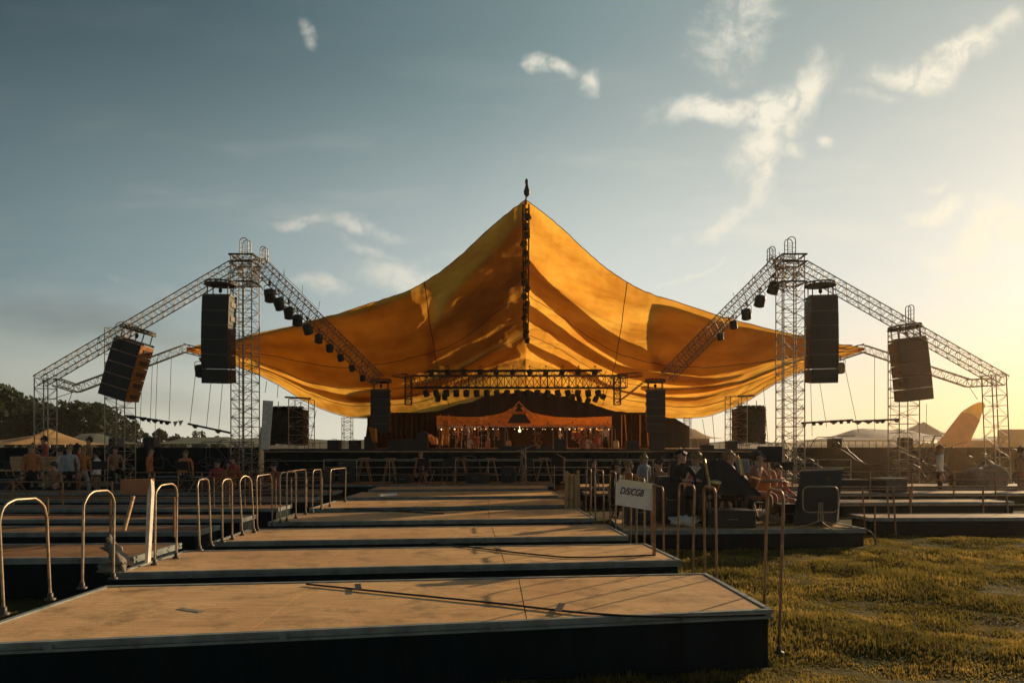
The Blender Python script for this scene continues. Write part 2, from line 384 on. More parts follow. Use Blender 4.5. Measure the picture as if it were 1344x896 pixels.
SKYHIGH=[(0.0,(.40,.45,.42)),(.15,(.40,.46,.43)),(.43,(.15,.255,.27)),(.81,(.011,.036,.048)),(1.0,(.008,.02,.028))]
CLOUDS=[(1055,112,85,38,34,1.0),(1010,140,70,42,20,1.0),(940,142,85,26,8,.95),(985,195,66,42,55,.95),(995,240,66,26,72,.85),(950,290,80,20,22,.7),(1030,190,40,18,0,.6),
 (1285,55,105,30,32,1.0),(1205,100,90,30,12,.95),(1145,134,50,14,0,.8),(975,28,90,48,40,.8),(722,97,44,16,-15,.95),(765,114,24,20,-60,.95),(705,98,24,12,0,.8),
 (408,45,20,13,-60,.7),(455,292,85,16,-8,.85),(480,324,75,13,-18,.75),(520,368,80,36,-15,1.0),(400,288,60,9,-5,.85),(430,378,60,18,-10,.85),
 (1215,272,75,18,12,.95),(1310,290,120,38,25,1.0),(1225,242,40,9,10,.8),(1300,355,170,26,5,.6),(230,378,110,14,-15,.55),(150,372,80,10,-12,.55),(1087,182,20,12,0,.8),(90,410,90,8,-8,.5),(930,245,30,9,0,.6),(890,360,90,9,20,.5)]
build_world()
sd=bpy.data.lights.new('sun','SUN'); sd.energy=5.0; sd.angle=R(.5); sd.color=(1.0,.72,.41)
so=bpy.data.objects.new('sun',sd); COL.objects.link(so)
dirv=Vector((math.sin(SUN_AZ)*math.cos(SUN_EL),math.cos(SUN_AZ)*math.cos(SUN_EL),math.sin(SUN_EL)))
so.rotation_euler=dirv.to_track_quat('Z','Y').to_euler()
cam=bpy.data.cameras.new('camera'); cam.lens=24; cam.sensor_width=36; cam.shift_y=(HZ-448)/1344; cam.clip_end=6000; cam.clip_start=.05
co=bpy.data.objects.new('camera',cam); COL.objects.link(co); co.location=(0,0,CH); co.rotation_euler=(R(90),0,0); scn.camera=co
scn.view_settings.view_transform='Standard'; scn.view_settings.look='None'; scn.view_settings.exposure=0
scn.cycles.use_denoising=True
scn.cycles.max_bounces=8; scn.cycles.transmission_bounces=4; scn.cycles.sample_clamp_indirect=4

# ------------------------------------------------------------------ ground, hills
def gz(x,y):
    f=max(0,min(1,(y-2.5)/1.5,(15.5-y)/2,(x+7)/2,(15-x)/2)) 
    return (.075*mnoise.noise(Vector((x*.55+3,y*1.1,0)))+.03*mnoise.noise(Vector((x*1.9,y*2.6,4)))-.035)*f
def ground():
    rows=[]
    ys=[-30,0,3,4]+list(np.arange(4.5,16,.25))+[18,22,30,45,80,160,400,1200,4000]
    xs=[-4000,-900,-200,-60,-20]+list(np.arange(-6,14,.25))+[16,25,60,200,900,4000]
    for y in ys:
        row=[]
        for x in xs:
            z=0
            z=gz(x,y)
            if abs(x)>100 or y>100: z=0
            row.append((x,y,z))
        rows.append(row)
    o=MB().grid([r[::-1] for r in rows]).build('ground',M['ground']); tag(o,'brown dirt and turf festival ground','ground',kind='structure')
    # low hills on the horizon
    pts=[]
    for i,ang in enumerate(np.linspace(-62,62,160)):
        a=R(ang); r=900
        h=9+7*mnoise.noise(Vector((ang*.08,3,0)))+5*mnoise.noise(Vector((ang*.3,9,0)))
        pts.append((math.sin(a)*r,math.cos(a)*r,max(2,h)))
    o=MB().grid([[(p[0],p[1],-2) for p in pts],[(p[0]*1.05,p[1]*1.05,p[2]) for p in pts],[(p[0]*1.2,p[1]*1.2,-2) for p in pts]]).build('hills',M['hill']); tag(o,'low hazy tree covered hills on the horizon','hills',kind='structure')
ground()

# ------------------------------------------------------------------ platforms (decks)
DZ=.42
def platform(corners, zt, label, group, th=.05, joints=3, zb=-.03, name='stage_deck', dm='deck'):
    """corners: front-left, front-right, back-right, back-left (x,y)"""
    c=[Vector((a[0],a[1],0)) for a in corners]
    org=(c[0]+c[1]+c[2]+c[3])/4
    t=empty(name,org,label,'stage deck',group)
    fl,fr,br,bl=c
    # skirt: inset, softly folded cloth face all around
    mb=MB(); ins=.04
    ctr=org
    loop=[p+(ctr-p).normalized()*ins for p in c]
    for i in range(4):
        a,b=loop[i],loop[(i+1)%4]; n=max(2,int((b-a).length/.12)); nor=(b-a).normalized().cross(Vector((0,0,1)))
        row0=[];row1=[]
        for k in range(n+1):
            p=a.lerp(b,k/n); w=.012*math.sin(k*2.1)+.008*mnoise.noise(Vector((k*.6,i,org.y))) if 0<k<n else 0
            row0.append(p+nor*w+Vector((0,0,zb))); row1.append(p+nor*w*.3+Vector((0,0,zt-th-.012)))
        mb.grid([row0,row1])
    mb.build('skirt',M['skirt'],t,org)
    # board panels with hairline joints
    for j in range(joints):
        f0=j/joints; f1=(j+1)/joints; g=.004
        a=fl.lerp(fr,f0+g/ max(.5,(fr-fl).length)); b=fl.lerp(fr,f1-g/max(.5,(fr-fl).length)); d=bl.lerp(br,f0+g/max(.5,(br-bl).length)); e=bl.lerp(br,f1-g/max(.5,(br-bl).length))
        ins2=.05
        dv=(d-a).normalized()*ins2; ev=(e-b).normalized()*ins2
        q=[a+dv,b+ev,e-ev,d-dv]
        if j==0:
            s=(b-a).normalized()*ins2; q[0]+=s; q[3]+=s
        if j==joints-1:
            s=(b-a).normalized()*ins2; q[1]-=s; q[2]-=s
        vs=[p+Vector((0,0,zt-th)) for p in q]+[p+Vector((0,0,zt-.004)) for p in q]
        MB().add(vs,[(0,3,2,1),(4,5,6,7),(0,1,5,4),(1,2,6,5),(2,3,7,6),(3,0,4,7)]).build('deck_panel',M[dm],t,org)
    # metal edge profile with a small lip
    mb=MB()
    for i in range(4):
        a,b=c[i],c[(i+1)%4]; ln=(b-a).length; mid=(a+b)/2; an=math.atan2((b-a).y,(b-a).x)
        nin=Vector((0,0,1)).cross((b-a).normalized())
        e_=-.001*(i%2)-(.09 if i%2 else 0); ro=Matrix.Rotation(an,3,'Z')
        mb.box(mid+nin*.022+Vector((0,0,zt-.008+.001*(i%2))),(ln+e_,.044,.026),ro)
        mb.box(mid+nin*.030+Vector((0,0,zt-.034)),(ln+e_-.004,.030,.020),ro)
        mb.box(mid+nin*.020+Vector((0,0,zt-.056+.001*(i%2))),(ln+e_,.040,.020),ro)
        if i==0:
            nb=max(3,int(ln/1.2))
            for k in range(nb):
                q=a.lerp(b,(k+.5)/nb); mb.box(q-nin*.003+Vector((0,0,zt-.034)),(.05,.012,.05),ro)
    mb.build('edge_trim',M['trim'],t,org)
    return t
def gp(px,py,z=DZ):
    v=G(px,py,z); return (v.x,v.y)
cen='row of plywood stage decks leading to the stage'
def quad(fl,fr,depth_l,depth_r,xl,xr):
    return [fl,fr,(xr,fr[1]+depth_r),(xl,fl[1]+depth_l)]
fronts=[((-3.75,4.33),(2.04,5.33)),((-4.02,6.87),(1.90,7.65)),((-4.0,9.12),(1.66,9.72)),((-4.1,11.45),(1.46,12.1)),((-4.15,13.95),(1.30,14.9)),((-4.15,16.9),(1.2,17.6)),((-4.2,19.9),(1.1,20.6))]
lab=['nearest wide plywood deck with black skirt filling the foreground','second plywood deck from the front, with a loose black cable','third plywood deck from the front of the centre row','fourth plywood deck from the front of the centre row','fifth plywood deck from the front of the centre row','sixth plywood deck from the front of the centre row','farthest plywood deck of the centre row, thin pale strip']
for i,(a,b) in enumerate(fronts):
    if i<len(fronts)-1: na,nb=fronts[i+1]
    else: na,nb=(a[0],a[1]+2.6),(b[0],b[1]+2.6)
    gap=.78 if i<2 else .95
    bl=(a[0]+(na[0]-a[0])*.6,na[1]-gap); br=(b[0]+(nb[0]-b[0])*.6,nb[1]-gap)
    if i==0: bl=(-3.72,na[1]-.62); 
    platform([a,b,br,bl],DZ,lab[i],cen)
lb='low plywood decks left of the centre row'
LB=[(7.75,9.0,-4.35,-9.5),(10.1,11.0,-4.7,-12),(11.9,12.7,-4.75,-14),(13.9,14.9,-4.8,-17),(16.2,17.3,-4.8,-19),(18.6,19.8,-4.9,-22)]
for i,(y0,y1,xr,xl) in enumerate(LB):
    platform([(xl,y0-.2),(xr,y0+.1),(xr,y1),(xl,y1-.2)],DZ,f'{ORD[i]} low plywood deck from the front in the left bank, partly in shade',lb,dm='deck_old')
# right side decks
RD=.29
platform([(1.84,11.35),(6.02,11.6),(6.0,13.3),(1.9,13.2)],RD,'short deck on the grass carrying the black wedge monitor and seated musicians','decks right of the centre row',joints=3)
platform([(6.9,13.2),(12.4,13.35),(12.4,14.1),(6.9,13.95)],.31,'long narrow deck at the edge of the grass at the right','decks right of the centre row')
platform([(6.2,16.5),(12.3,16.7),(12.3,17.6),(6.2,17.4)],.33,'narrow deck behind the metal railings at the right','decks right of the centre row')
platform([(2.0,18.6),(15.5,18.8),(15.5,19.9),(2.0,19.7)],.40,'long plywood deck stretching behind the seated musicians','decks right of the centre row')
platform([(2.0,21.4),(18.5,21.6),(18.5,23.2),(2.0,23.0)],.42,'farthest long deck at the right in front of the black wall','decks right of the centre row')
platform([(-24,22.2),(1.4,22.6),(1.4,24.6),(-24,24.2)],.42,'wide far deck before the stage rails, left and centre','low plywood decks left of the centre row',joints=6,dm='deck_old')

# cables lying on decks
def cable(pts,label,r=.010,name='cable'):
    pp=[Vector(p) for p in pts]; out=[]
    n=len(pp)
    for i in range(n-1):
        p0=pp[max(0,i-1)];p1=pp[i];p2=pp[i+1];p3=pp[min(n-1,i+2)]
        for k in range(8):
            t=k/8; out.append(.5*((2*p1)+(p2-p0)*t+(2*p0-5*p1+4*p2-p3)*t*t+(3*p1-p0-3*p2+p3)*t**3))
    out.append(pp[-1])
    return tag(MB().tube(out,r,6).build(name,M['cable']),label,'cable')
zc=DZ+.012
cable([(*gp(402,766,zc),zc),(*gp(520,778,zc),zc),(*gp(650,791,zc),zc),(*gp(770,804,zc),zc),(*gp(880,809,zc),zc),(*gp(1004,806,zc),zc)],'long black cable lying slantwise across the nearest deck',.009)
cable([(*gp(566,712,zc),zc),(*gp(620,718,zc),zc),(*gp(700,727,zc),zc),(*gp(760,731,zc),zc),(*gp(860,728,zc),zc)],'black cable lying across the second deck',.010)
cable([(*gp(452,667,zc),zc),(*gp(500,669.5,zc),zc),(*gp(583,673.5,zc),zc)],'short black cable on the fifth deck',.012)
tag(MB().box(P(509,650,17.0)+Vector((0,0,.02)),(.55,.09,.05),Matrix.Rotation(R(52),3,'Z')).build('timber_offcut',M['white']),'pale timber offcut lying on the far deck','timber')

for i,(px,py,rz_,l) in enumerate(((470,773,.25,'strip of black tape over the cable, left part of the nearest deck'),(735,800,-.2,'strip of black tape over the cable, middle of the nearest deck'),(655,723,.5,'strip of black tape over the cable on the second deck'),(250,800,1.1,'torn strip of pale tape stuck on the nearest deck at the left'))):
    q=G(px,py,DZ); tag(MB().box((q.x,q.y,DZ+(.024 if i<3 else -.0015)),(.055,.26,.003),Matrix.Rotation(rz_,3,'Z')).build('tape_strip',M['cable'] if i<3 else M['sack']),l,'tape')
# ------------------------------------------------------------------ handrails
def hoop(a,b,zb_a,zb_b,zt,label,group,r=.017,m='chrome',bars=(),rad=.11,name='handrail'):
    a=Vector(a);b=Vector(b); lk=Vector((random.uniform(-.03,.03),random.uniform(-.06,.06),0)); t=empty(name,(a.x,a.y,zb_a),label,'handrail',group)
    d=(b-a); L=d.length; d.normalize(); rad=min(rad,L*.45)
    A0=Vector((a.x,a.y,zb_a)); B0=Vector((b.x,b.y,zb_b)); pts=[A0,Vector((a.x,a.y,zt-rad))]
    for k in range(1,7):
        th=math.pi/2*k/6; pts.append(Vector((a.x,a.y,zt-rad))+d*rad*(1-math.cos(th))+Vector((0,0,rad*math.sin(th))))
    for k in range(0,7):
        th=math.pi/2*k/6; pts.append(Vector((b.x,b.y,zt-rad))-d*rad*(1-math.sin(th))+Vector((0,0,rad*math.cos(th))))
    pts.append(B0)
    pts=[p+lk*((p.z-zb_a)/(zt-zb_a))+(Vector((0,random.uniform(-.006,.006),random.uniform(-.004,.004))) if 1<k<len(pts)-2 else Vector()) for k,p in enumerate(pts)]
    # slight hand-bent lean
    MB().tube(pts,r,10).build('hoop_tube',M[m],t,t.location)
    for z in bars:
        MB().tube([Vector((a.x,a.y,z)),Vector((b.x,b.y,z))],r*.75,8).build('cross_bar',M[m],t,t.location)
    for q,z in((A0,zb_a),(B0,zb_b)):
        MB().lathe([(.042,0),(.042,.012),(.022,.02),(.020,.06)],q+Vector((0,0,.001)),10).build('base_flange',M['truss_dark'],t,t.location)
    return t
def ly(px): return 3.86*F/(CX-px)
LH=[(5,63),(108,146),(203,229),(259,278),(292,303),(320,330),(338,356),(368,387),(374,402),(410,420),(433,452)]
for i,(p0,p1) in enumerate(LH):
    y0,y1=ly(p0),ly(p1)
    zt=[1.28,1.28,1.27,1.28,1.25,1.26,1.25,1.25,1.26,1.23,1.2][i]
    sh=[-.0,-.0,0,.03,0,-.02,0,.0,.03,0,0][i]
    hoop((-3.86+sh,y0,0),(-3.84-sh,y1,0),DZ,DZ,zt,('nearest bent steel hoop handrail at the left edge of the deck' if i==0 else f'{ORD[i]} steel hoop handrail from the front along the left deck edges'),'steel hoop handrails along the left edge of the centre decks',r=.0118 if i<3 else .0112,rad=[.17,.16,.13,.10,.08,.12,.09,.10,.07,.10,.08][i],bars=() )
def ry(px): return 2.39/((px-CX)/F+.0743)
def rx(Y): return 2.39-.0743*Y
hoop((2.19,5.60,0),(2.215,6.02,0),0,0,1.325,'tall hoop handrail at the near right corner of the front deck','hoop handrails along the right edge of the centre decks',.0125,'rust',rad=.10)
RH=[(928,913,1.29),(896,877,1.27),(861,846,1.2),(836,826,1.25),(818,808,1.3),(800,793,1.28),(786,775,1.27),(768,762,1.25)]
for i,(p0,p1,zt) in enumerate(RH):
    Y0,Y1=ry(p0),ry(p1); z0=0 
    hoop((rx(Y0)+.10,Y0,0),(rx(Y1)+.10,Y1,0),z0,z0,zt,f'{ORD[i+1]} hoop handrail from the front along the right deck edges','hoop handrails along the right edge of the centre decks',.0115 if i<3 else .013,'rust',rad=.07)
# bundle of upright planks near (752,640)
t=empty('plank_stack',(1.35,14.6,0),'bundle of upright timber planks beside the far deck','plank stack')
for k,px in enumerate((743,747,750,753,756,760)):
    p=P(px,660,14.6); h=1.08+.1*random.random()
    MB().box((p.x,14.6+.05*(k%2),h/2),(.055,.05,h),Matrix.Rotation(R(random.uniform(-1.5,1.5)),3,'Y')).build('plank',M['wood'],t,t.location)
# long horizontal crowd rails
def railing(p0,p1,zs,n,label,group=None,r=.018,m='truss_dark',lean=0):
    p0=Vector(p0);p1=Vector(p1); t=empty('railing',p0,label,'railing',group); base=p0.z
    for z in zs:
        MB().tube([p0+Vector((0,0,z)),p1+Vector((0,0,z))],r,6).build('rail',M[m],t,p0)
    for k in range(n+1):
        q=p0.lerp(p1,k/n); MB().tube([q,q+Vector((lean,0,max(zs)+.01))],r*1.1,6).build('post',M[m],t,p0)
    return t
railing((-7.5,27.2,0),(13.5,27.2,0),(.55,.85,1.16),16,'long dark crowd railing running in front of the black stage wall',m='truss')
railing((-4.75,9.6,DZ),(-9.4,9.9,DZ),(.30,.55),5,'low railing behind the front left deck',m='rust',r=.014)
railing((-6.2,14.2,DZ),(-3.95,14.2,DZ),(.12,.3,.46,.62),7,'short cage-like railing behind the left hoops',m='rust',r=.012)
railing((-9.5,17,DZ),(-4.8,17.1,DZ),(.2,.42,.62),8,'thin railing farther back on the left decks',m='rust',r=.014)
railing((-12.2,15.2,0),(-8.9,15.2,0),(.6,.9),3,'box shaped railing at the far left edge',m='rust',r=.02)
railing((5.6,12.9,0),(6.75,12.7,0),(.62,),1,'short post railing beside the right deck corner',m='rust',r=.014)
railing((5.4,14.6,0),(13.4,14.9,0),(.42,.62,.82),5,'three bar metal railing at the right over the narrow deck',m='rust',r=.017)
railing((6.1,18.0,0),(14.0,18.2,0),(.55,.8,1.02),7,'rear metal railing behind the right narrow decks',m='rust',r=.017)
for i,(px,top,bot) in enumerate(((1136,640,700),(1168,640,700),(1176,640,703),(1197,640,678),(1325,650,676))):
    p=G(px,bot,0) if bot>690 else P(px,bot,14.4); p.z=0
    q=P(px-4,top,p.y)
    tag(MB().tube([p,Vector((q.x,q.y,q.z-.02)),q],.017,8).build('steel_post',M['rust']),f'{ORD[i]} leaning thin steel post from the left by the right grass edge','post','thin posts by the right railings')

# ------------------------------------------------------------------ trusses
def truss(root,org,p0,p1,w,h=None,n=None,rc=.032,rb=.014,m='truss',up=None,rb2=None):
    p0=Vector(p0);p1=Vector(p1); h=h or w; d=(p1-p0); L=d.length; d.normalize()
    up=Vector(up) if up else (Vector((0,1,0)) if abs(d.z)>.9 else Vector((0,0,1)))
    a=d.cross(up).normalized(); b=a.cross(d).normalized()
    n=n or max(2,round(L/max(w,h)))
    cs=[a*sx*w/2+b*sy*h/2 for sx,sy in((-1,-1),(1,-1),(1,1),(-1,1))]
    for c in cs: MB().tube([p0+c,p1+c],rc,6).build('chord',M[m],root,org)
    mb=MB()
    for f in range(4):
        c0,c1=cs[f],cs[(f+1)%4]
        for k in range(n):
            q0=p0.lerp(p1,k/n); q1=p0.lerp(p1,(k+1)/n)
            if (k+f)%2: mb.tube([q0+c0,q1+c1],rb,4,False)
            else: mb.tube([q0+c1,q1+c0],rb,4,False)
            mb.tube([q0+c0,q0+c1],rb,4,False)
        mb.tube([p1+c0,p1+c1],rb,4,False)
    mb.build('bracing',M[m],root,org)
TW='lattice towers holding up the roof'
def tower(px,Y,ytop,w,label,name='truss_tower',n=None,cap=True,rc=.022,rb=.010,z0=0,lean=0,m='truss'):
    p=P(px,ytop,Y); base=Vector((p.x,Y,z0)); top=Vector((p.x+lean,Y,p.z))
    t=empty(name,base,label,'lattice tower',TW)
    truss(t,base,base+Vector((0,0,.06)),top,w,w,n or max(3,int((top.z-z0)/w*2.3)),rc,rb,m)
    mb=MB().box(base+Vector((0,0,.03)),(w*1.5,w*1.5,.05))
    mb.build('base_plate',M['truss_dark'],t,base)
    return t,base,top
def ladder_loop(t,org,c,w,h,m='truss'):
    """rounded cage loop standing on a tower head"""
    mb=MB()
    for y in(-w/2,w/2):
        pts=[Vector((c.x-w/2,c.y+y,c.z))]
        for k in range(9):
            th=math.pi*k/8; pts.append(Vector((c.x-w/2*math.cos(th),c.y+y,c.z+h-w/2+w/2*math.sin(th))))
        pts.append(Vector((c.x+w/2,c.y+y,c.z))); mb.tube(pts,.018,5)
    k=.15
    while k<h-w/2:
        for y in(-w/2,w/2): mb.tube([(c.x-w/2,c.y+y,c.z+k),(c.x+w/2,c.y+y,c.z+k)],.009,4,False)
        k+=.16
    mb.build('head_cage',M[m],t,org)
MAIN=[]
for side,(px,txt) in enumerate(((322,'left'),(1037,'right'))):
    t,b,tp=tower(px,26,338,.78,f'tall main lattice tower at the {txt}, with wire cage on its head')
    s=1 if side==0 else -1
    # denser inner column + head block
    mb=MB()
    for k in range(150):
        a=tp+Vector((random.uniform(-.45,.45)+s*random.uniform(0,.25),random.uniform(-.45,.45),random.uniform(-1.2,.05))); c=a+Vector((random.uniform(-.35,.35),random.uniform(-.3,.3),random.uniform(-.35,.35)))
        c.z=min(c.z,tp.z+.1); mb.tube([a,c],.014,4,False)
    mb.build('head_block_bracing',M['truss'],t,b)
    mb=MB()
    for z in np.arange(.5,tp.z-.3,.47):
        for q in range(2):
            x=-.38+.38*q; mb.tube([b+Vector((x,-.30,z)),b+Vector((x+.38,-.30,z+.4*(1 if q else -1)))],.012,4,False)
    mb.tube([b+Vector((.02,-.30,.1)),b+Vector((.02,-.30,tp.z-.2))],.025,6)
    mb.tube([b+Vector((-.18,.30,.1)),b+Vector((-.18,.30,tp.z-.2))],.025,6)
    mb.build('inner_ladder',M['truss'],t,b)
    for z in(.02,-.25,-1.0):
        mb=MB()
        for y in(-.42,.42): mb.tube([tp+Vector((-.45,y,z)),tp+Vector((.45,y,z))],.035,6)
        for x in(-.45,.45): mb.tube([tp+Vector((x,-.44,z-.001)),tp+Vector((x,.44,z-.001))],.034,6)
        mb.build('head_collar',M['truss_dark'],t,b)
    ladder_loop(t,b,tp+Vector((0,0,.03)),.30,.68 if side==0 else .72)
    ladder_loop(t,b,tp+Vector((s*.68,.1,-.2)),.22,.62)
    MAIN.append((t,b,tp))
RT='sloping lattice trusses of the roof frame'
def beam(p0,p1,w,label,h=None,n=None,rc=.021,rb=.009,m='truss',name='roof_truss',cat='truss'):
    t=empty(name,p0,label,cat,RT)
    truss(t,Vector(p0),p0,p1,w,h,n,rc,rb,m); return t
# outer slopes (in the tower plane)
beam(P(308,350,26),P(52,500,26.4),.42,'long lattice truss sloping from the left main tower down to the far left tower',n=36)
beam(P(1052,350,26),P(1316,500,26.4),.42,'long lattice truss sloping from the right main tower down to the far right tower',n=36)
# inner slopes towards the stage
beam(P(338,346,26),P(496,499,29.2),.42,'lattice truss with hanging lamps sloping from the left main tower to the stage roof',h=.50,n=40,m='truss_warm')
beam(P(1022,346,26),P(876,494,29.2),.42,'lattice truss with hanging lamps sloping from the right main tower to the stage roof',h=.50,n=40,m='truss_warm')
def wiresaddle(pts,label):
    return tag(MB().tube([Vector(p) for p in pts],.012,5).build('safety_wire',M['rope']),label,'wire')
wiresaddle([P(347,337,26.2),P(372,362,27.4),P(373,352,27.4),P(373,362,27.4),P(397,384,28.6),P(397,375,28.6),P(397,386,28.8),P(418,406,30),P(420,395,30)],'thin safety wire with short masts above the left inner truss')
wiresaddle([P(1014,337,26.2),P(988,372,27.4),P(988,360,27.4),P(988,372,27.4),P(965,392,28.6),P(962,384,28.6)],'thin safety wire with short masts above the right inner truss')
# outer towers
tower(60,26.4,497,.52,'short lattice tower at the far left edge before the trees',n=11)
tower(1311,26.4,492,.56,'short lattice tower at the far right edge in the sun glow',n=11,lean=-.2)
t,b2,tp2=tower(158,28,432,.80,'lattice tower with loop top holding the slanted left speaker column')
ladder_loop(t,b2,tp2+Vector((.3,0,0)),.7,.25)
t,b3,tp3=tower(1186,28,428,.82,'lattice tower with slim cage on top holding the outer right speaker column')
ladder_loop(t,b3,tp3+Vector((.25,0,0)),.22,.85)
# rear frame
beam(P(74,501,28),P(100,510,29),.30,'short rear truss piece near the far left tower',n=4,rc=.022,rb=.010)
beam(P(100,510,29),P(243,457,33.2),.34,'rear left truss rising to the corner of the canopy',n=18,rc=.024,rb=.010)
beam(P(243,457,33.2),P(275,465,33),.40,'small rear truss under the left canopy corner',n=4,rc=.026,rb=.010)
beam(P(1300,501,28),P(1272,503,29),.30,'short rear truss piece near the far right tower',n=4,rc=.022,rb=.010)
beam(P(1272,503,29),P(1132,457,33.2),.34,'rear right truss rising to the corner of the canopy',n=18,rc=.024,rb=.010)
beam(P(1132,457,33.2),P(1096,469,33),.40,'small rear truss under the right canopy corner',n=4,rc=.026,rb=.010)
tower(396,33,524,.95,'rear lattice tower left, beside the dark netted speaker block',z0=0)
tower(966,33,520,.80,'rear lattice tower right, beside the dark netted speaker block',z0=0)
tower(456,42,548,.55,'distant slim tower under the left edge of the canopy')
tower(902,50,545,.45,'distant slim tower under the right edge of the canopy')
# arm on the rear tower
tag(MB().tube([P(374,521,33),P(408,523,33)],.05,6).build('boom_pipe',M['truss_dark']),'short pipe arm across the head of the rear left tower','pipe')
tag(MB().tube([P(968,520,33),P(990,519,33)],.05,6).build('boom_pipe',M['truss_dark']),'short pipe arm across the head of the rear right tower','pipe')

# ------------------------------------------------------------------ canopy
def cr(pts,t):
    n=len(pts)-1; x=t*n; i=min(int(x),n-1); f=x-i
    p0=pts[max(0,i-1)];p1=pts[i];p2=pts[i+1];p3=pts[min(n,i+2)]
    if i==0: p0=2*p1-p2
    if i==n-1: p3=2*p2-p1
    return .5*((2*p1)+(p2-p0)*f+(2*p0-5*p1+4*p2-p3)*f*f+(3*p1-p0-3*p2+p3)*f**3)
FE=[(690,261,27),(664,281,27.05),(638,303,27.1),(605,334,27.3),(572,360,27.6),(533,382,28),(490,396,28.4),(438,413,29),(386,427,30),(325,442,31.5),(245,457,33)]
BE=[(690,513,44),(667,515,44),(643,519,44),(612,528,43.8),(575,538,43.4),(535,544,42.6),(495,548,41.5),(455,546,40),(405,528,38),(345,494,35.6),(245,458,33.02)]
def canopy_point(s,u,v):
    f=cr(FEv,u); b=cr(BEv,u)
    p=f.lerp(b,v)
    fall=(1-u)**.35 if u<1 else 0
    sag=math.sin(math.pi*v)*(.35+.9*math.sin(math.pi*min(1,u*1.1)))*.55
    z=p.z-sag*fall
    k=v*4.2+.35*u
    z+=fall*.30*(abs(math.sin(math.pi*k))**.8-.5)*min(1,v*8)*min(1,(1-v)*8)*(1.0-.3*u)
    # radiating wrinkles from the ridge and corner
    ang=u*9+v*3
    z+=.06*mnoise.noise(Vector((u*5+s*3,v*26+2*u,0)))*min(1,v*10)*min(1,(1-v)*10+.25)
    z+=.16*mnoise.noise(Vector((u*3+7*s,v*7-u*4,5)))*min(1,v*6)*min(1,(1-v)*6)
    z+=.035*mnoise.noise(Vector((u*22,v*9+u*10,9)))*min(1,v*8)
    z+=.040*mnoise.noise(Vector((u*6+s,v*60+u*24,2)))*min(1,v*8)*(1-.5*u)+.03*mnoise.noise(Vector((u*45+v*12,v*7,8)))*(.3+v)
    if v<.08: z+=.03*mnoise.noise(Vector((u*40,0,s)))
    if v>.94: z+=.05*math.sin(u*60)*(v-.94)/.06*(1-u)
    x=p.x
    if s>0: x=2*CXW*p.y-p.x
    return Vector((x,p.y,z))
CXW=(690-CX)/F
FEv=[P(*a) for a in FE]; BEv=[P(*a) for a in BE]
CAN_ORG=Vector((.5,36,0))
can=empty('stage_canopy',CAN_ORG,'huge amber fabric canopy rising to one peak over the stage','canopy')
NU,NV=250,170
SHADE_BANDS=[(-1,0,.44,(.03,.33),(.56,.04),0),(-1,0,.70,(.585,.02),(.72,.10),1),(-1,.41,.99,(.03,-.01),(.56,.06),2),(-1,.41,.92,(.66,.0),(.74,.04),3),
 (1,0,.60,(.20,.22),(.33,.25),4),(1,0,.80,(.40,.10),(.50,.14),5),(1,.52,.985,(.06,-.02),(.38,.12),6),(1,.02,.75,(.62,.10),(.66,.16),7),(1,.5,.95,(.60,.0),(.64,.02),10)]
for (s,u0,u1,va,vb,sd_) in SHADE_BANDS:  # sheets added above the fabric, unseen from below, to shade bands of it
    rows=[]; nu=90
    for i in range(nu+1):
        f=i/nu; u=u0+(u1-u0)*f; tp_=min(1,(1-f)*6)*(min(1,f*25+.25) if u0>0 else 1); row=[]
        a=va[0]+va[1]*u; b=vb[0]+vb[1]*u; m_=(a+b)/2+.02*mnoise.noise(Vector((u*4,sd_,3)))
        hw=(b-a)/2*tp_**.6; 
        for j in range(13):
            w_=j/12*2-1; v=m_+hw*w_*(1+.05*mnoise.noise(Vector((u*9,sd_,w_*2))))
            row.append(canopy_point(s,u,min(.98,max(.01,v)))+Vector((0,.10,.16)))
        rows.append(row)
    MB().grid(rows if s<0 else rows[::-1]).build('shade_sheet',M['shade_cloth'],can,CAN_ORG)
for s in(-1,1):
    rows=[[canopy_point(s,(i/NU),j/NV) for j in range(NV+1)] for i in range(NU+1)]
    if s>0: rows=rows[::-1]
    o=MB().grid(rows).build('fabric_half',M['canopy'],can,CAN_ORG)
    if s<0: o['label']='left half of the canopy, mostly in brown shade'
    else: o['label']='right half of the canopy, glowing amber'
    def line(us,vs,r,nm,m='cable'):
        pts=[canopy_point(s,u,v)+Vector((0,-.02,-.03)) for u,v in zip(us,vs)]
        MB().tube(pts,r,5).build(nm,M[m],can,CAN_ORG)
    q=np.linspace(0,.995,90)
    line(q,[0]*90,.016,'edge_rope','truss_dark')
    line(q,[1]*90,.018,'hem_rope','truss_dark')
    line(np.linspace(.44,.36,60),np.linspace(0,.96,60),.018,'seam')
    for vv in(.36,.58,.80):
        line(np.linspace(.02,.93,80),[vv+.02*math.sin(x*3) for x in np.linspace(0,1,80)],.014,'seam')
# lacing ropes from inner trusses to the fabric
for px0,px1,lbl in((493,452,'left'),(880,980,'right')):
    pass
tag(MB().tube([P(960,418,30),P(925,455,32),P(895,480,34),P(860,492,36),P(828,515,38),P(810,528,39)],.05,6).build('roof_cable',M['wood']),'thick pale rope slanting down under the right half of the canopy','rope')

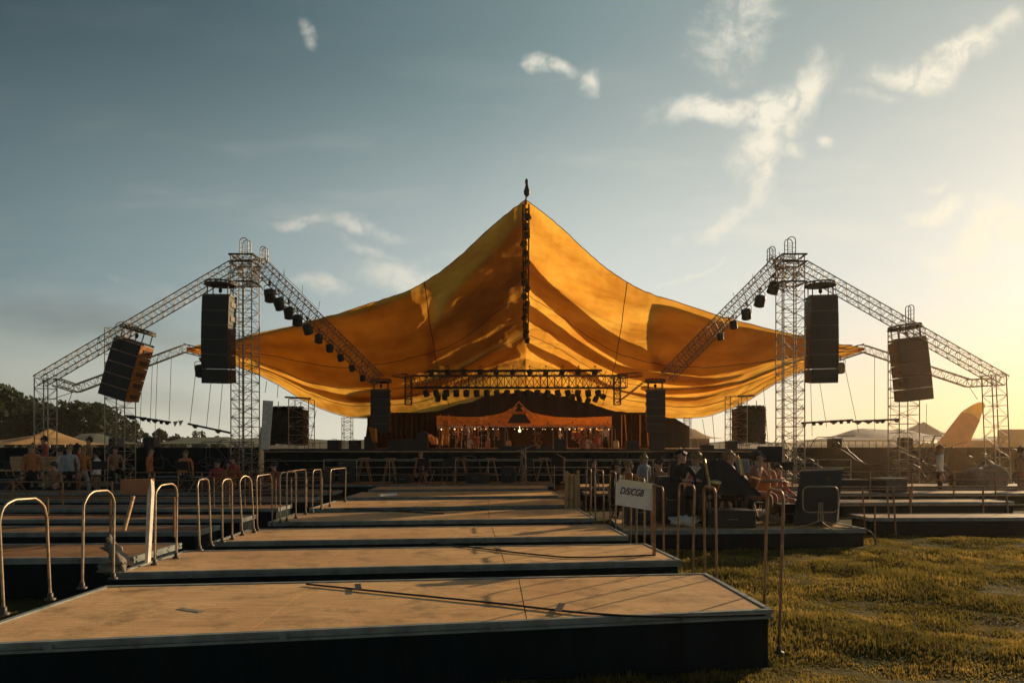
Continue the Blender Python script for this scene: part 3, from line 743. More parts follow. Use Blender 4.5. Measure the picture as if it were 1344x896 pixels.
# ------------------------------------------------------------------ lamps
def make_lamp(name='stage_lamp'):
    t=empty(name,(0,0,0),'black stage lamp hanging from the truss','stage lamp')
    rot=Matrix.Rotation(R(28),3,'X')
    mb=MB().lathe([(.12,.20),(.19,.17),(.21,.05),(.21,-.16),(.22,-.24)],(0,0,-.42),14,rot)
    mb.box((0,.05,-.25),(.16,.12,.10),rot)
    mb.build('lamp_body',M['black'],t)
    MB().lathe([(.17,0),(.165,-.012),(.0,-.02)],Vector((0,0,-.42))+rot@Vector((0,0,-.262)),14,rot).build('lens',M['lamp'],t)
    mb=MB().tube([(-.21,0,-.42),(-.21,0,-.12),(-.12,0,-.07),(.12,0,-.07),(.21,0,-.12),(.21,0,-.42)],.016,5).tube([(0,0,-.07),(0,0,.06)],.025,6)
    mb.build('yoke',M['black'],t)
    MB().box((0,0,.04),(.10,.10,.09)).build('clamp',M['truss_dark'],t)
    return t
lamp0=make_lamp(); first=[True]
def lamp(loc,rz,label,group,scale=1.0):
    if first[0]:
        o=lamp0; first[0]=False; o.location=loc; o.rotation_euler=(0,0,rz); o.scale=(scale,)*3; o['label']=label
    else: o=dup(lamp0,loc,rz,label,scale)
    o['group']=group; return o
A,B=P(338,346,26),P(496,499,29.2)
def sl(px,A,B,apx,bpx):
    # point on 3d segment whose projection has given px
    lo,hi=0,1
    for _ in range(40):
        m=(lo+hi)/2; q=A.lerp(B,m); x=q.x/q.y*F+CX
        if (x<px)==(apx<bpx): lo=m
        else: hi=m
    return A.lerp(B,lo)
for i,px in enumerate((355,367,380,391,404,419,433,447,462,476)):
    q=sl(px,A,B,338,496); lamp(q+Vector((0,-.05,-.28)),random.uniform(-.6,.6),f'{ORD[i]} lamp from the top on the left inner roof truss','lamps under the left inner truss',[1.05,1.02,.98,.92,.88,.75,.68,.62,.58,.55][i])
A,B=P(1022,346,26),P(876,494,29.2)
for i,px in enumerate((1015,997,979,962,945)):
    q=sl(px,A,B,1022,876); lamp(q+Vector((0,-.05,-.28)),random.uniform(-.6,.6),f'{ORD[i]} lamp from the top on the right inner roof truss','lamps under the right inner truss',[1.0,.95,.9,.7,.6][i])
lamp(P(263,472,32),.3,'lone lamp under the left canopy corner truss','lamps under the canopy corners',1.15)
lamp(P(1103,470,32),-.3,'lone lamp under the right canopy corner truss','lamps under the canopy corners',1.0)
# spine string from the peak
t=empty('centre_mast',P(690,300,26.9)-Vector((0,0,0)),'dark finial pole standing on the canopy peak','mast')
pk=P(690.5,262,26.95)
MB().tube([pk+Vector((0,0,-.2)),pk+Vector((.02,0,.82))],.035,8).build('pole',M['black'],t,t.location)
MB().lathe([(.05,0),(.11,.08),(.13,.2),(.08,.34),(.05,.48)],pk+Vector((.03,0,.12)),10).build('beacon_housing',M['black'],t,t.location)
MB().box(pk+Vector((.02,0,.70)),(.12,.10,.16),bev=.02).build('top_lamp',M['black'],t,t.location)
sp=[canopy_point(-1,0,v)+Vector((0,-.25,-.30)) for v in np.linspace(0,.58,24)]
t=empty('spine_truss',sp[0],'dark cable truss running down the underside of the canopy spine','truss')
mb=MB()
for o_ in((-.12,0,0),(.12,0,0),(0,0,-.2)): 
    MB().tube([q+Vector(o_) for q in sp],.035,5).build('chord',M['black'],t,t.location)
for k in range(len(sp)-1):
    mb.tube([sp[k]+Vector((-.12,0,0)),sp[k+1]+Vector((.12,0,0))],.02,4,False).tube([sp[k]+Vector((0,0,-.2)),sp[k+1]+Vector((.12,0,0))],.02,4,False)
mb.build('bracing',M['black'],t,t.location)
for i,v in enumerate(np.linspace(.02,.57,17)):
    lamp(canopy_point(-1,0,v)+Vector((random.uniform(-.1,.1),-.25,-.25)),random.uniform(-1.5,1.5),f'{ORD[i]} lamp from the peak on the canopy spine','lamps strung along the canopy spine',.62)

# ------------------------------------------------------------------ front stage truss
t=empty('stage_front_truss',P(690,505,35),'wide horizontal lighting truss across the stage front','truss')
org=t.location.copy()
truss(t,org,P(540,501,35),P(822,501,35),.6,.62,30,.03,.016,'truss_dark')
MB().tube([P(556,487,35.6),P(790,486,35.6)],.07,6).build('upper_pipe',M['black'],t,org)
MB().tube([P(545,508,34.6),P(795,509,34.6)],.055,6).build('lower_pipe',M['black'],t,org)
mb=MB()
for k in range(24):
    x=556+k*10; mb.tube([P(x,487,35.6),P(x+5,495,35.2)],.02,4,False).tube([P(x+5,495,35.2),P(x+10,487,35.6)],.02,4,False)
mb.build('upper_lacing',M['truss_dark'],t,org)
for sx,(xa,xb) in enumerate(((536,515),(810,842))):
    truss(t,org,P(xa,494,35),P(xa,531,35),.32,.32,5,.022,.012,'truss_dark')
    truss(t,org,P(xa,494,35),P(xb,491,35),.22,.22,5,.02,.010,'truss_dark')
for i in range(18):
    px=559+i*13.3; lamp(P(px,507.5,34.6),random.uniform(-.9,.9),f'{ORD[i]} lamp from the left in the lower row of the stage front truss','lower row of lamps on the stage front truss',.72)
for i in range(11):
    px=566+i*21.5; lamp(P(px,484,35.6)+Vector((0,0,.12)),random.uniform(-1.5,1.5),f'{ORD[i]} lamp from the left in the upper row of the stage front truss','upper row of lamps on the stage front truss',.66)
for i,(px,py) in enumerate(((575,519),(584,517),(751,517),(760,520),(772,522),(782,520),(792,517))):
    lamp(P(px,py-4,37),random.uniform(-1.5,1.5),f'{ORD[i]} small lamp from the left hanging under the inner fabric','small lamps under the inner fabric',.7)

# ------------------------------------------------------------------ line arrays
def array(top,w,hgt,dep,n,label,rz=0,roll=0,curve=14,tilt0=-2,frame=True,cab='cabinet',name='line_array_speaker'):
    t=empty(name,top,label,'speaker column','hanging speaker columns'); t.rotation_euler=(0,roll,rz)
    h=hgt/n; p=Vector((0,0,0)); ang=R(tilt0)
    for k in range(n):
        rot=Matrix.Rotation(ang,3,'X')
        c=p+rot@Vector((0,0,-h/2))
        m=MB(); bw=dep
        # wedge shaped cabinet: front taller than back
        fy,by=-dep/2,dep/2; hh=h/2-.004; hb=hh*.95
        vs=[(-w/2,fy,-hh),(w/2,fy,-hh),(w/2,fy,hh),(-w/2,fy,hh),(-w/2*.93,by,-hb),(w/2*.93,by,-hb),(w/2*.93,by,hb),(-w/2*.93,by,hb)]
        vs=[c+rot@Vector(v) for v in vs]
        cb=m.add(vs,[(0,1,2,3),(5,4,7,6),(1,5,6,2),(4,0,3,7),(3,2,6,7),(4,5,1,0)]).build('speaker_cabinet',M[cab],t)
        MB().box(c+rot@Vector((0,fy-.008,0)),(w*.96,.02,h*.90),rot,bev=.006).build('grille',M['grille'],cb)
        if k>0: MB().box(p+rot@Vector((0,fy-.005,0)),(w*.97,.010,.014),rot).build('joint_strip',M['seamline'],cb)
        for sx in(-1,1):
            MB().box(c+rot@Vector((sx*(w/2+.006),.0,0)),(.02,dep*.5,h*.35),rot,bev=.004).build('rigging_plate',M['truss_dark'],cb)
        p=p+rot@Vector((0,0,-h)); ang+=R(curve)/n
    if frame:
        mb=MB()
        for y in(-dep*.35,dep*.35): mb.box((0,y,.05),(w*1.02,.06,.08))
        for x in(-w*.45,0,w*.45): mb.box((x,0,.055),(.05,dep*.9,.06))
        mb.build('bumper_frame',M['truss_dark'],t)
        mb=MB()
        pts=[(w*.55*math.cos(a),dep*.62*math.sin(a)) for a in np.linspace(0,2*math.pi,18,endpoint=False)]
        mb.tube([(x,y,.48) for x,y in pts],.045,6,closed=True); mb.tube([(x*.98,y*.98,.58) for x,y in pts],.03,6,closed=True)
        for i in range(0,18,1): mb.tube([(pts[i][0],pts[i][1],.48),(pts[(i+1)%18][0],pts[(i+1)%18][1],.58)],.014,4,False)
        for y in(-.3,0,.3): mb.tube([(-w*.5,y*dep,.5),(w*.5,y*dep,.5)],.03,5)
        mb.build('rigging_ring',M['truss_dark'],t)
        for x,y in((-w*.38,-dep*.3),(w*.38,-dep*.3),(-w*.38,dep*.3),(w*.38,dep*.3)):
            MB().tube([(x,y,.08),(x,y,.5)],.022,5).build('hanger_rod',M['truss_dark'],t)
        MB().ball((0,0,.28),.075,8,6,(1,.7,1.3)).tube([(0,0,.1),(0,0,.5)],.012,5).build('chain_hoist',M['black'],t)
    return t
array(P(289,391,25),1.0,3.12,.70,6,'large black speaker column hanging beside the left main tower',rz=R(-3),roll=R(1.5),curve=10)
array(P(1077,392,25),.96,3.08,.70,6,'large black speaker column hanging beside the right main tower',rz=R(-3),roll=R(-1),curve=10)
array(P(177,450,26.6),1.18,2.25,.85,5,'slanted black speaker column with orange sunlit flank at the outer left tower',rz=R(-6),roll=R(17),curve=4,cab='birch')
array(P(1190,447,26.6),1.12,2.35,.80,5,'tilted brown speaker column at the outer right tower in the glow',rz=R(-2),roll=R(-6.5),curve=6)
array(P(500,514,33),.90,1.95,.75,5,'smaller black speaker column at the left end of the stage',rz=R(4),curve=4)
array(P(860,514,33),.88,1.95,.75,5,'smaller black speaker column at the right end of the stage',rz=R(-6),curve=8)
def netted(px0,px1,py0,py1,Y,label,side):
    a=P(px0,py1,Y);b=P(px1,py0,Y); c=(a+b)/2; w=b.x-a.x; h=b.z-a.z
    t=empty('netted_speaker_stack',(c.x,Y,a.z),label,'speaker stack'); 
    rot=Matrix.Rotation(R(4*side),3,'Y')
    for k in range(4): MB().box((0,0,h*(k+.5)/4),(w,.9,h/4-.004),rot,bev=.01).build('speaker_cabinet',M['cabinet'],t)
    mb=MB()
    for _ in range(5200):
        e=random.random(); 
        x=-side*w/2*(1+.02*random.random()) if e<.55 else random.uniform(-w/2,w/2); z=random.random()*h if e<.8 else h; y=-.48 if e>.55 else random.uniform(-.5,.4)
        q=Vector((x,y,z)); d=Vector((random.gauss(0,1)-side*(1.2 if e<.55 else 0),random.gauss(0,1)-.4,random.gauss(0,1))).normalized()*.10; n=Vector((random.gauss(0,1),random.gauss(0,1),random.gauss(0,1))).normalized()*.025
        mb.add([q,q+d+n,q+d-n],[(0,1,2)])
    mb.build('scrim_net',M['net'],t)
    for x in(-.35,.35): MB().tube([(x*w,0,h),(x*w,0,h+.35)],.02,5).build('hanger_rod',M['truss_dark'],t)
    return t
netted(359,401,536,583,33.6,'dark netted speaker block hanging behind the left main tower',1)
netted(964,998,535,581,33.6,'dark netted speaker block hanging behind the right main tower',-1)
# tall cream banner by left main tower
t=empty('banner_panel',P(341,610,25),'tall narrow cream banner panel leaning at the foot of the left main tower','banner')
a,b,c,d=P(342,590,25),P(353,590,25),P(358,526,25),P(345,525,25)
MB().add([a,b,c,d]+[q+Vector((0,.06,0)) for q in(a,b,c,d)],[(0,1,2,3),(7,6,5,4),(0,4,5,1),(1,5,6,2),(2,6,7,3),(3,7,4,0)]).build('panel',M['cl_white'],t,t.location)
MB().tube([P(340,612,25),P(343,560,25.04)],.035,6).build('pole',M['wood'],t,t.location)
# horizontal pipes with bunting, and hanging wires
def pipe(p0,p1,label,n,seed):
    t=empty('hanging_pipe',p0,label,'pipe'); random.seed(seed)
    MB().tube([p0,p1],.045,6).build('pipe_tube',M['truss_dark'],t,p0)
    for k in range(n):
        q=p0.lerp(p1,(k+.5+random.uniform(-.3,.3))/n); w=random.uniform(.10,.3)
        MB().box(q+Vector((0,0,-.02)),(w,.11,.12),bev=.03).box(q+Vector((0,0,-.08)),(.09,.08,.09)).build('clamped_lamp',M['black'],t,p0)
    return t
pipe(P(165,545,28),P(224,554,28),'left hanging pipe with small clamped lamps by the outer left tower',7,2)
pipe(P(247,556,28),P(303,568,27),'left hanging pipe ending at the left main tower',2,3)
pipe(P(1052,555,27),P(1119,551,27.4),'right hanging pipe starting at the right main tower',6,4)
pipe(P(1119,553,27.6),P(1180,550,28),'right hanging pipe ending at the outer right tower',5,5)
def flag(px,py,label):
    q=P(px,py,28); return tag(MB().add([q,q+Vector((.22,0,.02)),q+Vector((.05,.05,-.22))],[(0,1,2)]).build('pennant_flag',M['cl_white']),label,'pennant')
flag(227,553,'pale little pennant at the gap of the left hanging pipes'); flag(234,552,'brown and pale pennant right of the other pennant on the left pipe')
WIRES=[(200,480,197,556),(207,470,203,585),(225,467,222,551),(258,478,249,558),(277,500,271,560),(292,503,287,563),(186,505,183,585),(350,500,348,515),(365,505,364,522),(415,538,408,575),
 (1064,503,1066,572),(1076,503,1085,560),(1107,473,1127,567),(1148,466,1148,566),(1169,470,1169,553),(1216,530,1216,560),(1002,508,1008,580),(935,545,938,580),(922,550,927,580),(1272,507,1283,524),(100,513,70,523),(95,513,88,535)]
for i,(a,b,c,d) in enumerate(WIRES):
    Y=33 if 150<a<1230 else 28.5
    side='left' if a<672 else 'right'
    n=sum(1 for w in WIRES[:i] if (w[0]<672)==(a<672)); m_=[w for w in WIRES if (w[0]<672)==(a<672)]; rank=sorted([w[0] for w in m_]).index(a)
    tag(MB().tube([P(a,b,Y),P(c,d,Y)],.014,4).build('hanging_wire',M['rope']),f'{ORD[rank]} thin wire from the left among those hanging on the {side} side','wire',f'thin wires hanging from the {side} frame')

# ------------------------------------------------------------------ stage body and black walls
SZ=1.55
st=empty('main_stage',(.6,36,0),'broad black fronted main stage under the canopy','stage'); so_=st.location.copy()
MB().box((.6,38,SZ-.05),(23,16,.1)).build('stage_floor',M['deck'],st,so_)
rows=[[Vector((-10.9+23*i/200,30+.03*math.sin(i*1.3),z)) for i in range(201)] for z in(0,SZ-.11)]
MB().grid(rows,True).build('front_skirt',M['skirt'],st,so_)
MB().box((.6,29.95,SZ-.02),(23,.10,.10)).build('front_edge',M['black'],st,so_)
MB().box((.6,29.93,1.05),(23,.04,.03)).build('kick_rail',M['trim'],st,so_)
for i,(x0,x1,lbl) in enumerate(((-30,-10.95,'long black hoarding wall left of the stage'),(12.15,31,'long dark hoarding wall right of the stage'))):
    t=empty('hoarding_wall',((x0+x1)/2,29.6,0),lbl,'wall'); n=8
    for k in range(n):
        a=x0+(x1-x0)*k/n; b=x0+(x1-x0)*(k+1)/n
        MB().box(((a+b)/2,29.6+.01*(k%2),.80),(b-a-.01,.06,1.6)).build('wall_panel',M['skirt'],t,t.location)
    MB().box(((x0+x1)/2,29.58,1.62),(x1-x0,.12,.04)).build('cap_rail',M['black'],t,t.location)
# backdrop following the arch of the canopy
YB=46
top=[(905,560),(880,545),(845,541),(805,534),(775,526),(740,514),(715,505),(690,500),(665,503),(640,509),(612,518),(575,530),(535,541),(484,541),(478,590)]
mb=MB(); tv=[P(x,y,YB) for x,y in top]
tv2=[Vector((q.x,YB,SZ-.02)) for q in tv]
mb.grid([tv2,tv],False).build('stage_backdrop',M['backdrop']); tag(bpy.data.objects['stage_backdrop'],'dark brown backdrop closing the rear of the stage','backdrop')
for px0,px1,Y,lbl,n in((482,576,41,'dark side curtain at the left of the stage',14),(816,870,41,'dark side curtain at the right of the stage',8)):
    a=P(px0,541,Y);b=P(px1,541,Y); rows=[[],[]]
    for i in range(n*8+1):
        x=a.x+(b.x-a.x)*i/(n*8); y=Y+.12*math.sin(i*2*math.pi/8)
        rows[0].append((x,y,SZ)); rows[1].append((x,y,a.z))
    tag(MB().grid(rows).build('side_curtain',M['backdrop']),lbl,'curtain')
for i,px in enumerate((816,820,840,848,589,578)):
    tag(MB().tube([P(px,544,40.6),P(px+(3 if i%2 else 0),586,40.6)],.03,6).build('upright_pipe',M['wood']),f'{["leftmost pale","second pale","third pale","rightmost pale","right dark","left dark"][i]} upright pipe in front of the stage side curtains','pipe','upright pipes before the side curtains')
# inner roof with A frame peak
t=empty('inner_stage_tent',P(685,560,39.5),'small orange fringed stage roof with pointed A frame gable','stage tent'); og=t.location.copy()
ux=[573,590,610,630,650,662,670,680,690,698,710,730,755,780,803]
uy=[545,546,547,547,544,541,536,533,536,541,544,547,548,547,546]
def interp(x): return float(np.interp(x,ux,uy))
rows=[]
for j,(dy,Yo) in enumerate(((0,40.6),(.5,40.0),(1,39.5))):
    rows.append([P(x,interp(x)+(559-interp(x))*dy,Yo)+Vector((0,.03*math.sin(x*.9),0)) for x in np.linspace(573,803,120)])
MB().grid(rows[::-1]).build('valance',M['inner'],t,og)
mb=MB()
for k in range(110):
    x=575+k*2.07; h=random.uniform(.06,.22) if (x<640 or x>735) else .06
    q=P(x,559,39.45); mb.add([q+Vector((-.04,0,0)),q+Vector((.04,0,0)),q+Vector((random.uniform(-.03,.03),0,-h*1.4))],[(0,1,2)])
mb.build('fringe',M['cl_white'],t,og)
MB().tube([P(573,557.5,39.4),P(803,558.5,39.4)],.05,6).build('valance_pole',M['inner'],t,og)
MB().tube([P(663,548,39.2),P(681,527,39.2),P(700,548,39.2)],.06,6).build('gable_frame',M['wood'],t,og)
MB().tube([P(671,541.5,39.15),P(691,541.5,39.15)],.10,6).build('gable_crossbar',M['cloth_gold'],t,og)
a,b,c=P(666,555,39.3),P(697,555,39.3),P(681,531,39.3)
MB().add([a,b,c],[(0,1,2)]).build('gable_shade',M['black'],t,og)
for px in(577,598,799,803,786): MB().tube([P(px,556,39.5),Vector((P(px,556,39.5).x,39.5,SZ))],.04,6).build('tent_post',M['rust'],t,og)
t=empty('string_lights',P(690,561,39.3),'string of small warm bulbs glowing along the hem of the orange stage roof','string lights'); og=t.location.copy()
MB().tube([P(576,561,39.3),P(630,562.5,39.3),P(690,561.5,39.3),P(750,562.5,39.3),P(800,561,39.3)],.012,4).build('wire',M['cable'],t,og)
for k in range(26):
    x=578+k*8.8+random.uniform(-3.5,3.5)
    MB().ball(P(x,562.6+random.uniform(0,.8),39.3),random.uniform(.022,.045) if (x<650 or x>730) else .02,6,5).build('bulb',M['bulb'],t,og)
# stage-front string bulb
tag(MB().ball(P(682,565,39),.08,10,8,(1,1,1.2)).tube([P(682,559,39),P(682,563,39)],.015,4).build('hanging_bulb',M['bulb']),'small glowing pear shaped lamp hanging at centre stage','lamp')
# hanging strands curtain
random.seed(11)
for i,px in enumerate([582,588,594,601,607,614,620,628,640,735,752,760,768,776,783,790,797]):
    mb=MB(); q=P(px,560,39.6); h=random.uniform(.5,1.25); pts=[q+Vector((random.uniform(-.03,.03),0,-h*k/6)) for k in range(7)]
    mb.tube(pts,[.015+.035*random.random() for _ in pts],5)
    for k in range(10):
        r_=q+Vector((random.uniform(-.1,.1),random.uniform(-.05,.05),-random.random()*h)); mb.ball(r_,random.uniform(.03,.07),5,4)
    mm=[M['cloth_gold'],M['cl_white'],M['cl_brown'],M['inner']][i%4]
    tag(mb.build('hanging_garland',mm),f'{ORD[i]} ragged garland from the left hanging under the orange stage roof','garland','garlands under the inner stage roof')
def drape(pts,label,m='cloth_gold',Y=38.5):
    rows=[]
    for j in range(9):
        v=j/8; row=[]
        for i in range(17):
            u=i/16; xa=pts[0][0]+(pts[1][0]-pts[0][0])*u; ya=pts[0][1]+(pts[1][1]-pts[0][1])*u
            xb=pts[3][0]+(pts[2][0]-pts[3][0])*u; yb=pts[3][1]+(pts[2][1]-pts[3][1])*u
            row.append(P(xa+(xb-xa)*v,ya+(yb-ya)*v,Y)+Vector((0,.08*math.sin(u*14),0)))
        rows.append(row)
    return tag(MB().grid(rows).build('draped_cloth',M[m]),label,'cloth')
drape([(582,552),(589,553),(590,583),(578,584)],'gold cloth gathered at the left post of the inner stage roof')
drape([(557,566),(575,575),(575,583),(566,583)],'brown cloth slung low beside the left curtain','inner')
drape([(483,560),(494,562),(495,580),(489,580)],'orange cloth hanging under the left small speaker column','cloth_gold',32)

# ---------------------------------------------------------------- stage gear
def on_stage(px,Y): return Vector(((px-CX)/F*Y,Y,SZ))
def drumkit(px,Y,label,scale=1):
    b=on_stage(px,Y); t=empty('drum_kit',b,label,'drum kit'); t.scale=(scale,)*3
    rx_=Matrix.Rotation(R(90),3,'X')
    d=MB().lathe([(.30,-.22),(.31,-.2),(.31,.2),(.30,.22)],(0,0,.32),18,rx_).build('bass_drum',M['drum'],t); MB().lathe([(.28,0),(.27,.01)],(0,-.215,.32),18,rx_).build('drum_head',M['drumhead'],d)
    for x,y,z,r,h in((-.22,-.05,.78,.17,.2),(.22,-.05,.78,.18,.22),(.55,.15,.5,.24,.4),(-.52,.1,.6,.18,.14)):
        MB().lathe([(r,0),(r,h)],(x,y,z-h/2),14).build('tom_drum',M['drum'],t); 
        MB().tube([(x,y,0),(x,y,z-h/2)],.02,5).build('drum_stand',M['chrome'],t)
    for x,y,z in((-.75,.1,1.05),(.75,.1,1.15),(-.4,.3,1.25)):
        c=MB().lathe([(.25,0),(.06,.03),(.01,.05)],(x,y,z),16,Matrix.Rotation(R(12),3,'X')).build('cymbal',M['brass'],t)
        MB().tube([(x,y,0),(x,y,z)],.015,5).build('cymbal_stand',M['chrome'],t)
    return t
drumkit(772,38,'orange shelled drum kit at the right of the stage',.9)
drumkit(616,38.5,'dimly lit drum kit at the left of the stage',.9)
def mic(px,Y,label,boom=.3,scale=1.0,base=None,h=1.45):
    b=base or on_stage(px,Y); t=empty('microphone_stand',b,label,'microphone stand','microphone stands on the stage'); t.scale=(scale,)*3
    MB().tube([(0,0,.05),(0,0,h)],.018,6).build('upright',M['chrome'],t)
    for a in(0,2.1,4.2): MB().tube([(0,0,.12),(.3*math.cos(a),.3*math.sin(a),.01)],.014,5).build('leg',M['chrome'],t)
    MB().tube([(-boom*.6,0,h-.15),(boom,0,h+.12)],.014,5).build('boom_arm',M['chrome'],t)
    MB().ball((boom,0,h+.13),.04,8,6,(1,1,1.5)).build('microphone',M['black'],t)
    return t
for i,(px,Y) in enumerate(((632,34.5),(649,36),(663,34),(702,35),(726,36.5),(744,34.5),(790,35),(598,35))):
    mic(px,Y,f'microphone stand on the stage, {ORD[sorted([632,649,663,702,726,744,790,598]).index(px)]} from the left',random.choice((-.35,.35)),.85)
def plant(px,Y,label):
    b=on_stage(px,Y); t=empty('potted_plant',b,label,'plant','flowering plants on the stage')
    MB().lathe([(.12,0),(.17,.25),(.18,.26)],(0,0,0),12).build('pot',M['cl_brown'],t)
    mb=MB(); mf=MB()
    for _ in range(160):
        a=random.random()*6.28; z=.25+random.random()*.6; r=.35*random.random()*(1.1-abs(z-.55)); q=Vector((r*math.cos(a),r*math.sin(a),z)); d=Vector((random.gauss(0,1),random.gauss(0,1),random.gauss(0,1))).normalized()*.07; n=Vector((random.gauss(0,1),random.gauss(0,1),random.gauss(0,1))).normalized()*.03
        (mf if random.random()<.45 else mb).add([q,q+d+n,q+d*1.6,q+d-n],[(0,1,2,3)])
    mb.tube([(0,0,.2),(0,0,.8)],.02,5)
    mb.build('foliage',M['leafl'],t); mf.build('blossoms',M['flower'],t)
for i,px in enumerate((706,765,778,622)): plant(px,33,['orange flowering plant right of centre stage','orange flowering plant left of the right drum kit','bright orange flowering plant before the right drum kit','orange flowering plant before the left drum kit'][i])
def amp(px,Y,w,h,label,z=None,m='black',name='amplifier'):
    b=on_stage(px,Y); 
    if z is not None: b.z=z
    t=empty(name,b,label,'speaker box'); 
    MB().box((0,0,h/2),(w,.5,h),bev=.02).build('cabinet',M[m],t); MB().box((0,-.256,h*.5),(w*.86,.012,h*.8),bev=.004).build('grille',M['grille'],t)
    MB().tube([(-w*.2,0,h+.0),(-w*.15,0,h+.04),(w*.15,0,h+.04),(w*.2,0,h)],.012,5).build('handle',M['truss_dark'],t)
    return t
for i,(px,w,h,lb_) in enumerate(((486,.5,.6,'black amplifier at the far left of the stage'),(520,.8,.45,'low wide black amplifier left of the left curtain'),(540,.7,.5,'black amplifier beneath the left curtain'),(555,.5,.8,'taller black amplifier near the left drape'),(690,2.6,.16,'low flat black riser at centre stage'),(735,.6,.5,'black amplifier right of centre stage'),(862,.7,1.1,'tall black amplifier under the right small speaker column'),(830,.6,.4,'small black amplifier before the right curtain'))):
    amp(px,33.2,w,h,lb_)
for px,Y,w,h,z,lb_ in ((153,29.6,.42,.40,1.64,'round shouldered black monitor on the left wall by the slanted tower'),(199,29.6,.46,.42,1.64,'square black monitor on the left wall'),(439,30.6,.52,.42,SZ,'black monitor on the stage edge left of the small speaker column'),(466,33,.5,.42,SZ,'black monitor near the slim distant tower'),(960,30.6,.42,.38,SZ,'black monitor on the stage edge under the right netted block'),(1095,29.6,.42,.38,1.64,'black monitor on the right wall near the main tower'),(1188,29.6,.42,.42,1.64,'black monitor on the right wall before the outer tower'),(928,31,.5,.2,SZ,'low box on the right stage edge')):
    amp(px,Y,w,h,lb_,z,name='monitor_speaker')

# folding stools and stands between rails and deck
def astool(p,label,h=.85,w=.5,m='rust'):
    t=empty('folding_stool',p,label,'stool','stools in front of the stage rails')
    for y in(-.15,.15):
        MB().tube([(-w/2,y,0),(-.06,y,h)],.018,5).build('leg',M[m],t); MB().tube([(w/2,y,0),(.06,y,h)],.018,5).build('leg',M[m],t)
    MB().box((0,0,h),(.34,.36,.03),bev=.01).build('seat',M['cl_brown'],t); MB().tube([(-w*.3,-.15,h*.4),(w*.3,-.15,h*.4)],.012,5).build('brace',M[m],t)
for i,(px,Y) in enumerate(((478,24),(512,23.5),(550,24),(605,24),(645,23.5),(714,24))):
    q=P(px,0,Y); q.z=.42; astool(q,f'A shaped folding stool before the stage rails, {ORD[i]} from the left')
def chair(p,label,rz=0,m='cl_black'):
    t=empty('folding_chair',p,label,'chair','chairs set out on the decks',rz)
    for x in(-.2,.2):
        MB().tube([(x,-.2,0),(x,.12,.45),(x,.22,.86)],.014,5).build('side_frame',M['rust'],t); MB().tube([(x,.22,0),(x,-.18,.45)],.014,5).build('leg',M['rust'],t)
    MB().box((0,-.02,.45),(.42,.40,.03),bev=.01).build('seat',M[m],t); MB().box((0,.2,.74),(.40,.03,.24),Matrix.Rotation(R(-12),3,'X'),bev=.01).build('backrest',M[m],t)
for i,(px,Y,z,rz,l) in enumerate(((560,22.9,.42,2.8,'black folding chair left of the tripod stands'),(588,23.0,.42,3.4,'black folding chair beside the hoop stand on the far deck'),(696,23.0,.42,.4,'folding chair by the microphone tripod at centre'),(732,23.2,.42,3.0,'folding chair behind the plank bundle'),(815,14.3,0,.3,'black chair behind the white sign'),(835,19.2,.4,2.6,'black chair on the long deck behind the white sign'),(1030,19.1,.40,2.9,'dark folding chair near the foot of the right main tower'),(246,19.0,DZ,2.9,'dark chair on the left far deck under the cable tangle'),(130,19.0,DZ,.5,'dark chair on the left bank right of the group of people'),(20,19.1,DZ,2.6,'dark chair at the far left edge'))):
    q=P(px,0,Y); q.z=z; chair(q,l,rz)
q=P(690,0,22.9); q.z=.42; mic(0,0,'tall tripod stand with leaning arm before the stage rails at centre',.45,1.0,q,1.25)['group']='tripod stands before the stage rails'
q=P(741,0,23.4); q.z=.42; mic(0,0,'tripod stand just left of the plank bundle, before the rails',-.3,.9,q,1.0)['group']='tripod stands before the stage rails'
for i,(px,r_) in enumerate(((600,.35),(615,.4))):
    q=P(px,0,23.4); mb=MB(); pts=[q+Vector((-r_*math.cos(a),0,.42-q.z+.55+r_*math.sin(a))) for a in np.linspace(0,math.pi,10)]
    pts=[Vector((pts[0].x,q.y,.42))]+pts+[Vector((pts[-1].x,q.y,.42))]
    tag(mb.tube(pts,.025,6).build('hoop_stand',M['truss_dark']),f'{["left","right"][i]} dark arched hoop stand before the stage rails','stand','arched stands before the stage rails')

# tangles of cable at tower feet
def tangle(px,py,Y,r,n,label,seed):
    random.seed(seed); c=P(px,py,Y); mb=MB()
    for _ in range(n):
        p=c+Vector((random.gauss(0,r*.5),random.gauss(0,.25),random.gauss(0,r*.35))); d=Vector((random.gauss(0,1),random.gauss(0,.3),random.gauss(0,1)))
        pts=[p]
        for k in range(12):
            d=(d+Vector((random.gauss(0,.5),random.gauss(0,.2),random.gauss(0,.5)))).normalized(); p=p+d*r*.16; p.z=max(.25,min(c.z+r*.75,p.z)); pts.append(p)
        mb.tube(pts,.014,4,False)
    return tag(mb.build('cable_tangle',M['rope']),label,'cable tangle')
tangle(330,612,25.2,1.2,16,'tangle of loose cables at the foot of the left main tower',3)
tangle(290,615,25,1.4,14,'tangle of loose cables left of the left main tower foot',8)
tangle(1195,612,27,1.6,22,'tangle of loose cables at the foot of the outer right tower',4)
tangle(1045,605,25.3,1.2,14,'tangle of loose cables at the foot of the right main tower',5)
tangle(1305,608,25.5,.9,8,'small wire tangle at the far right by the wall',9)
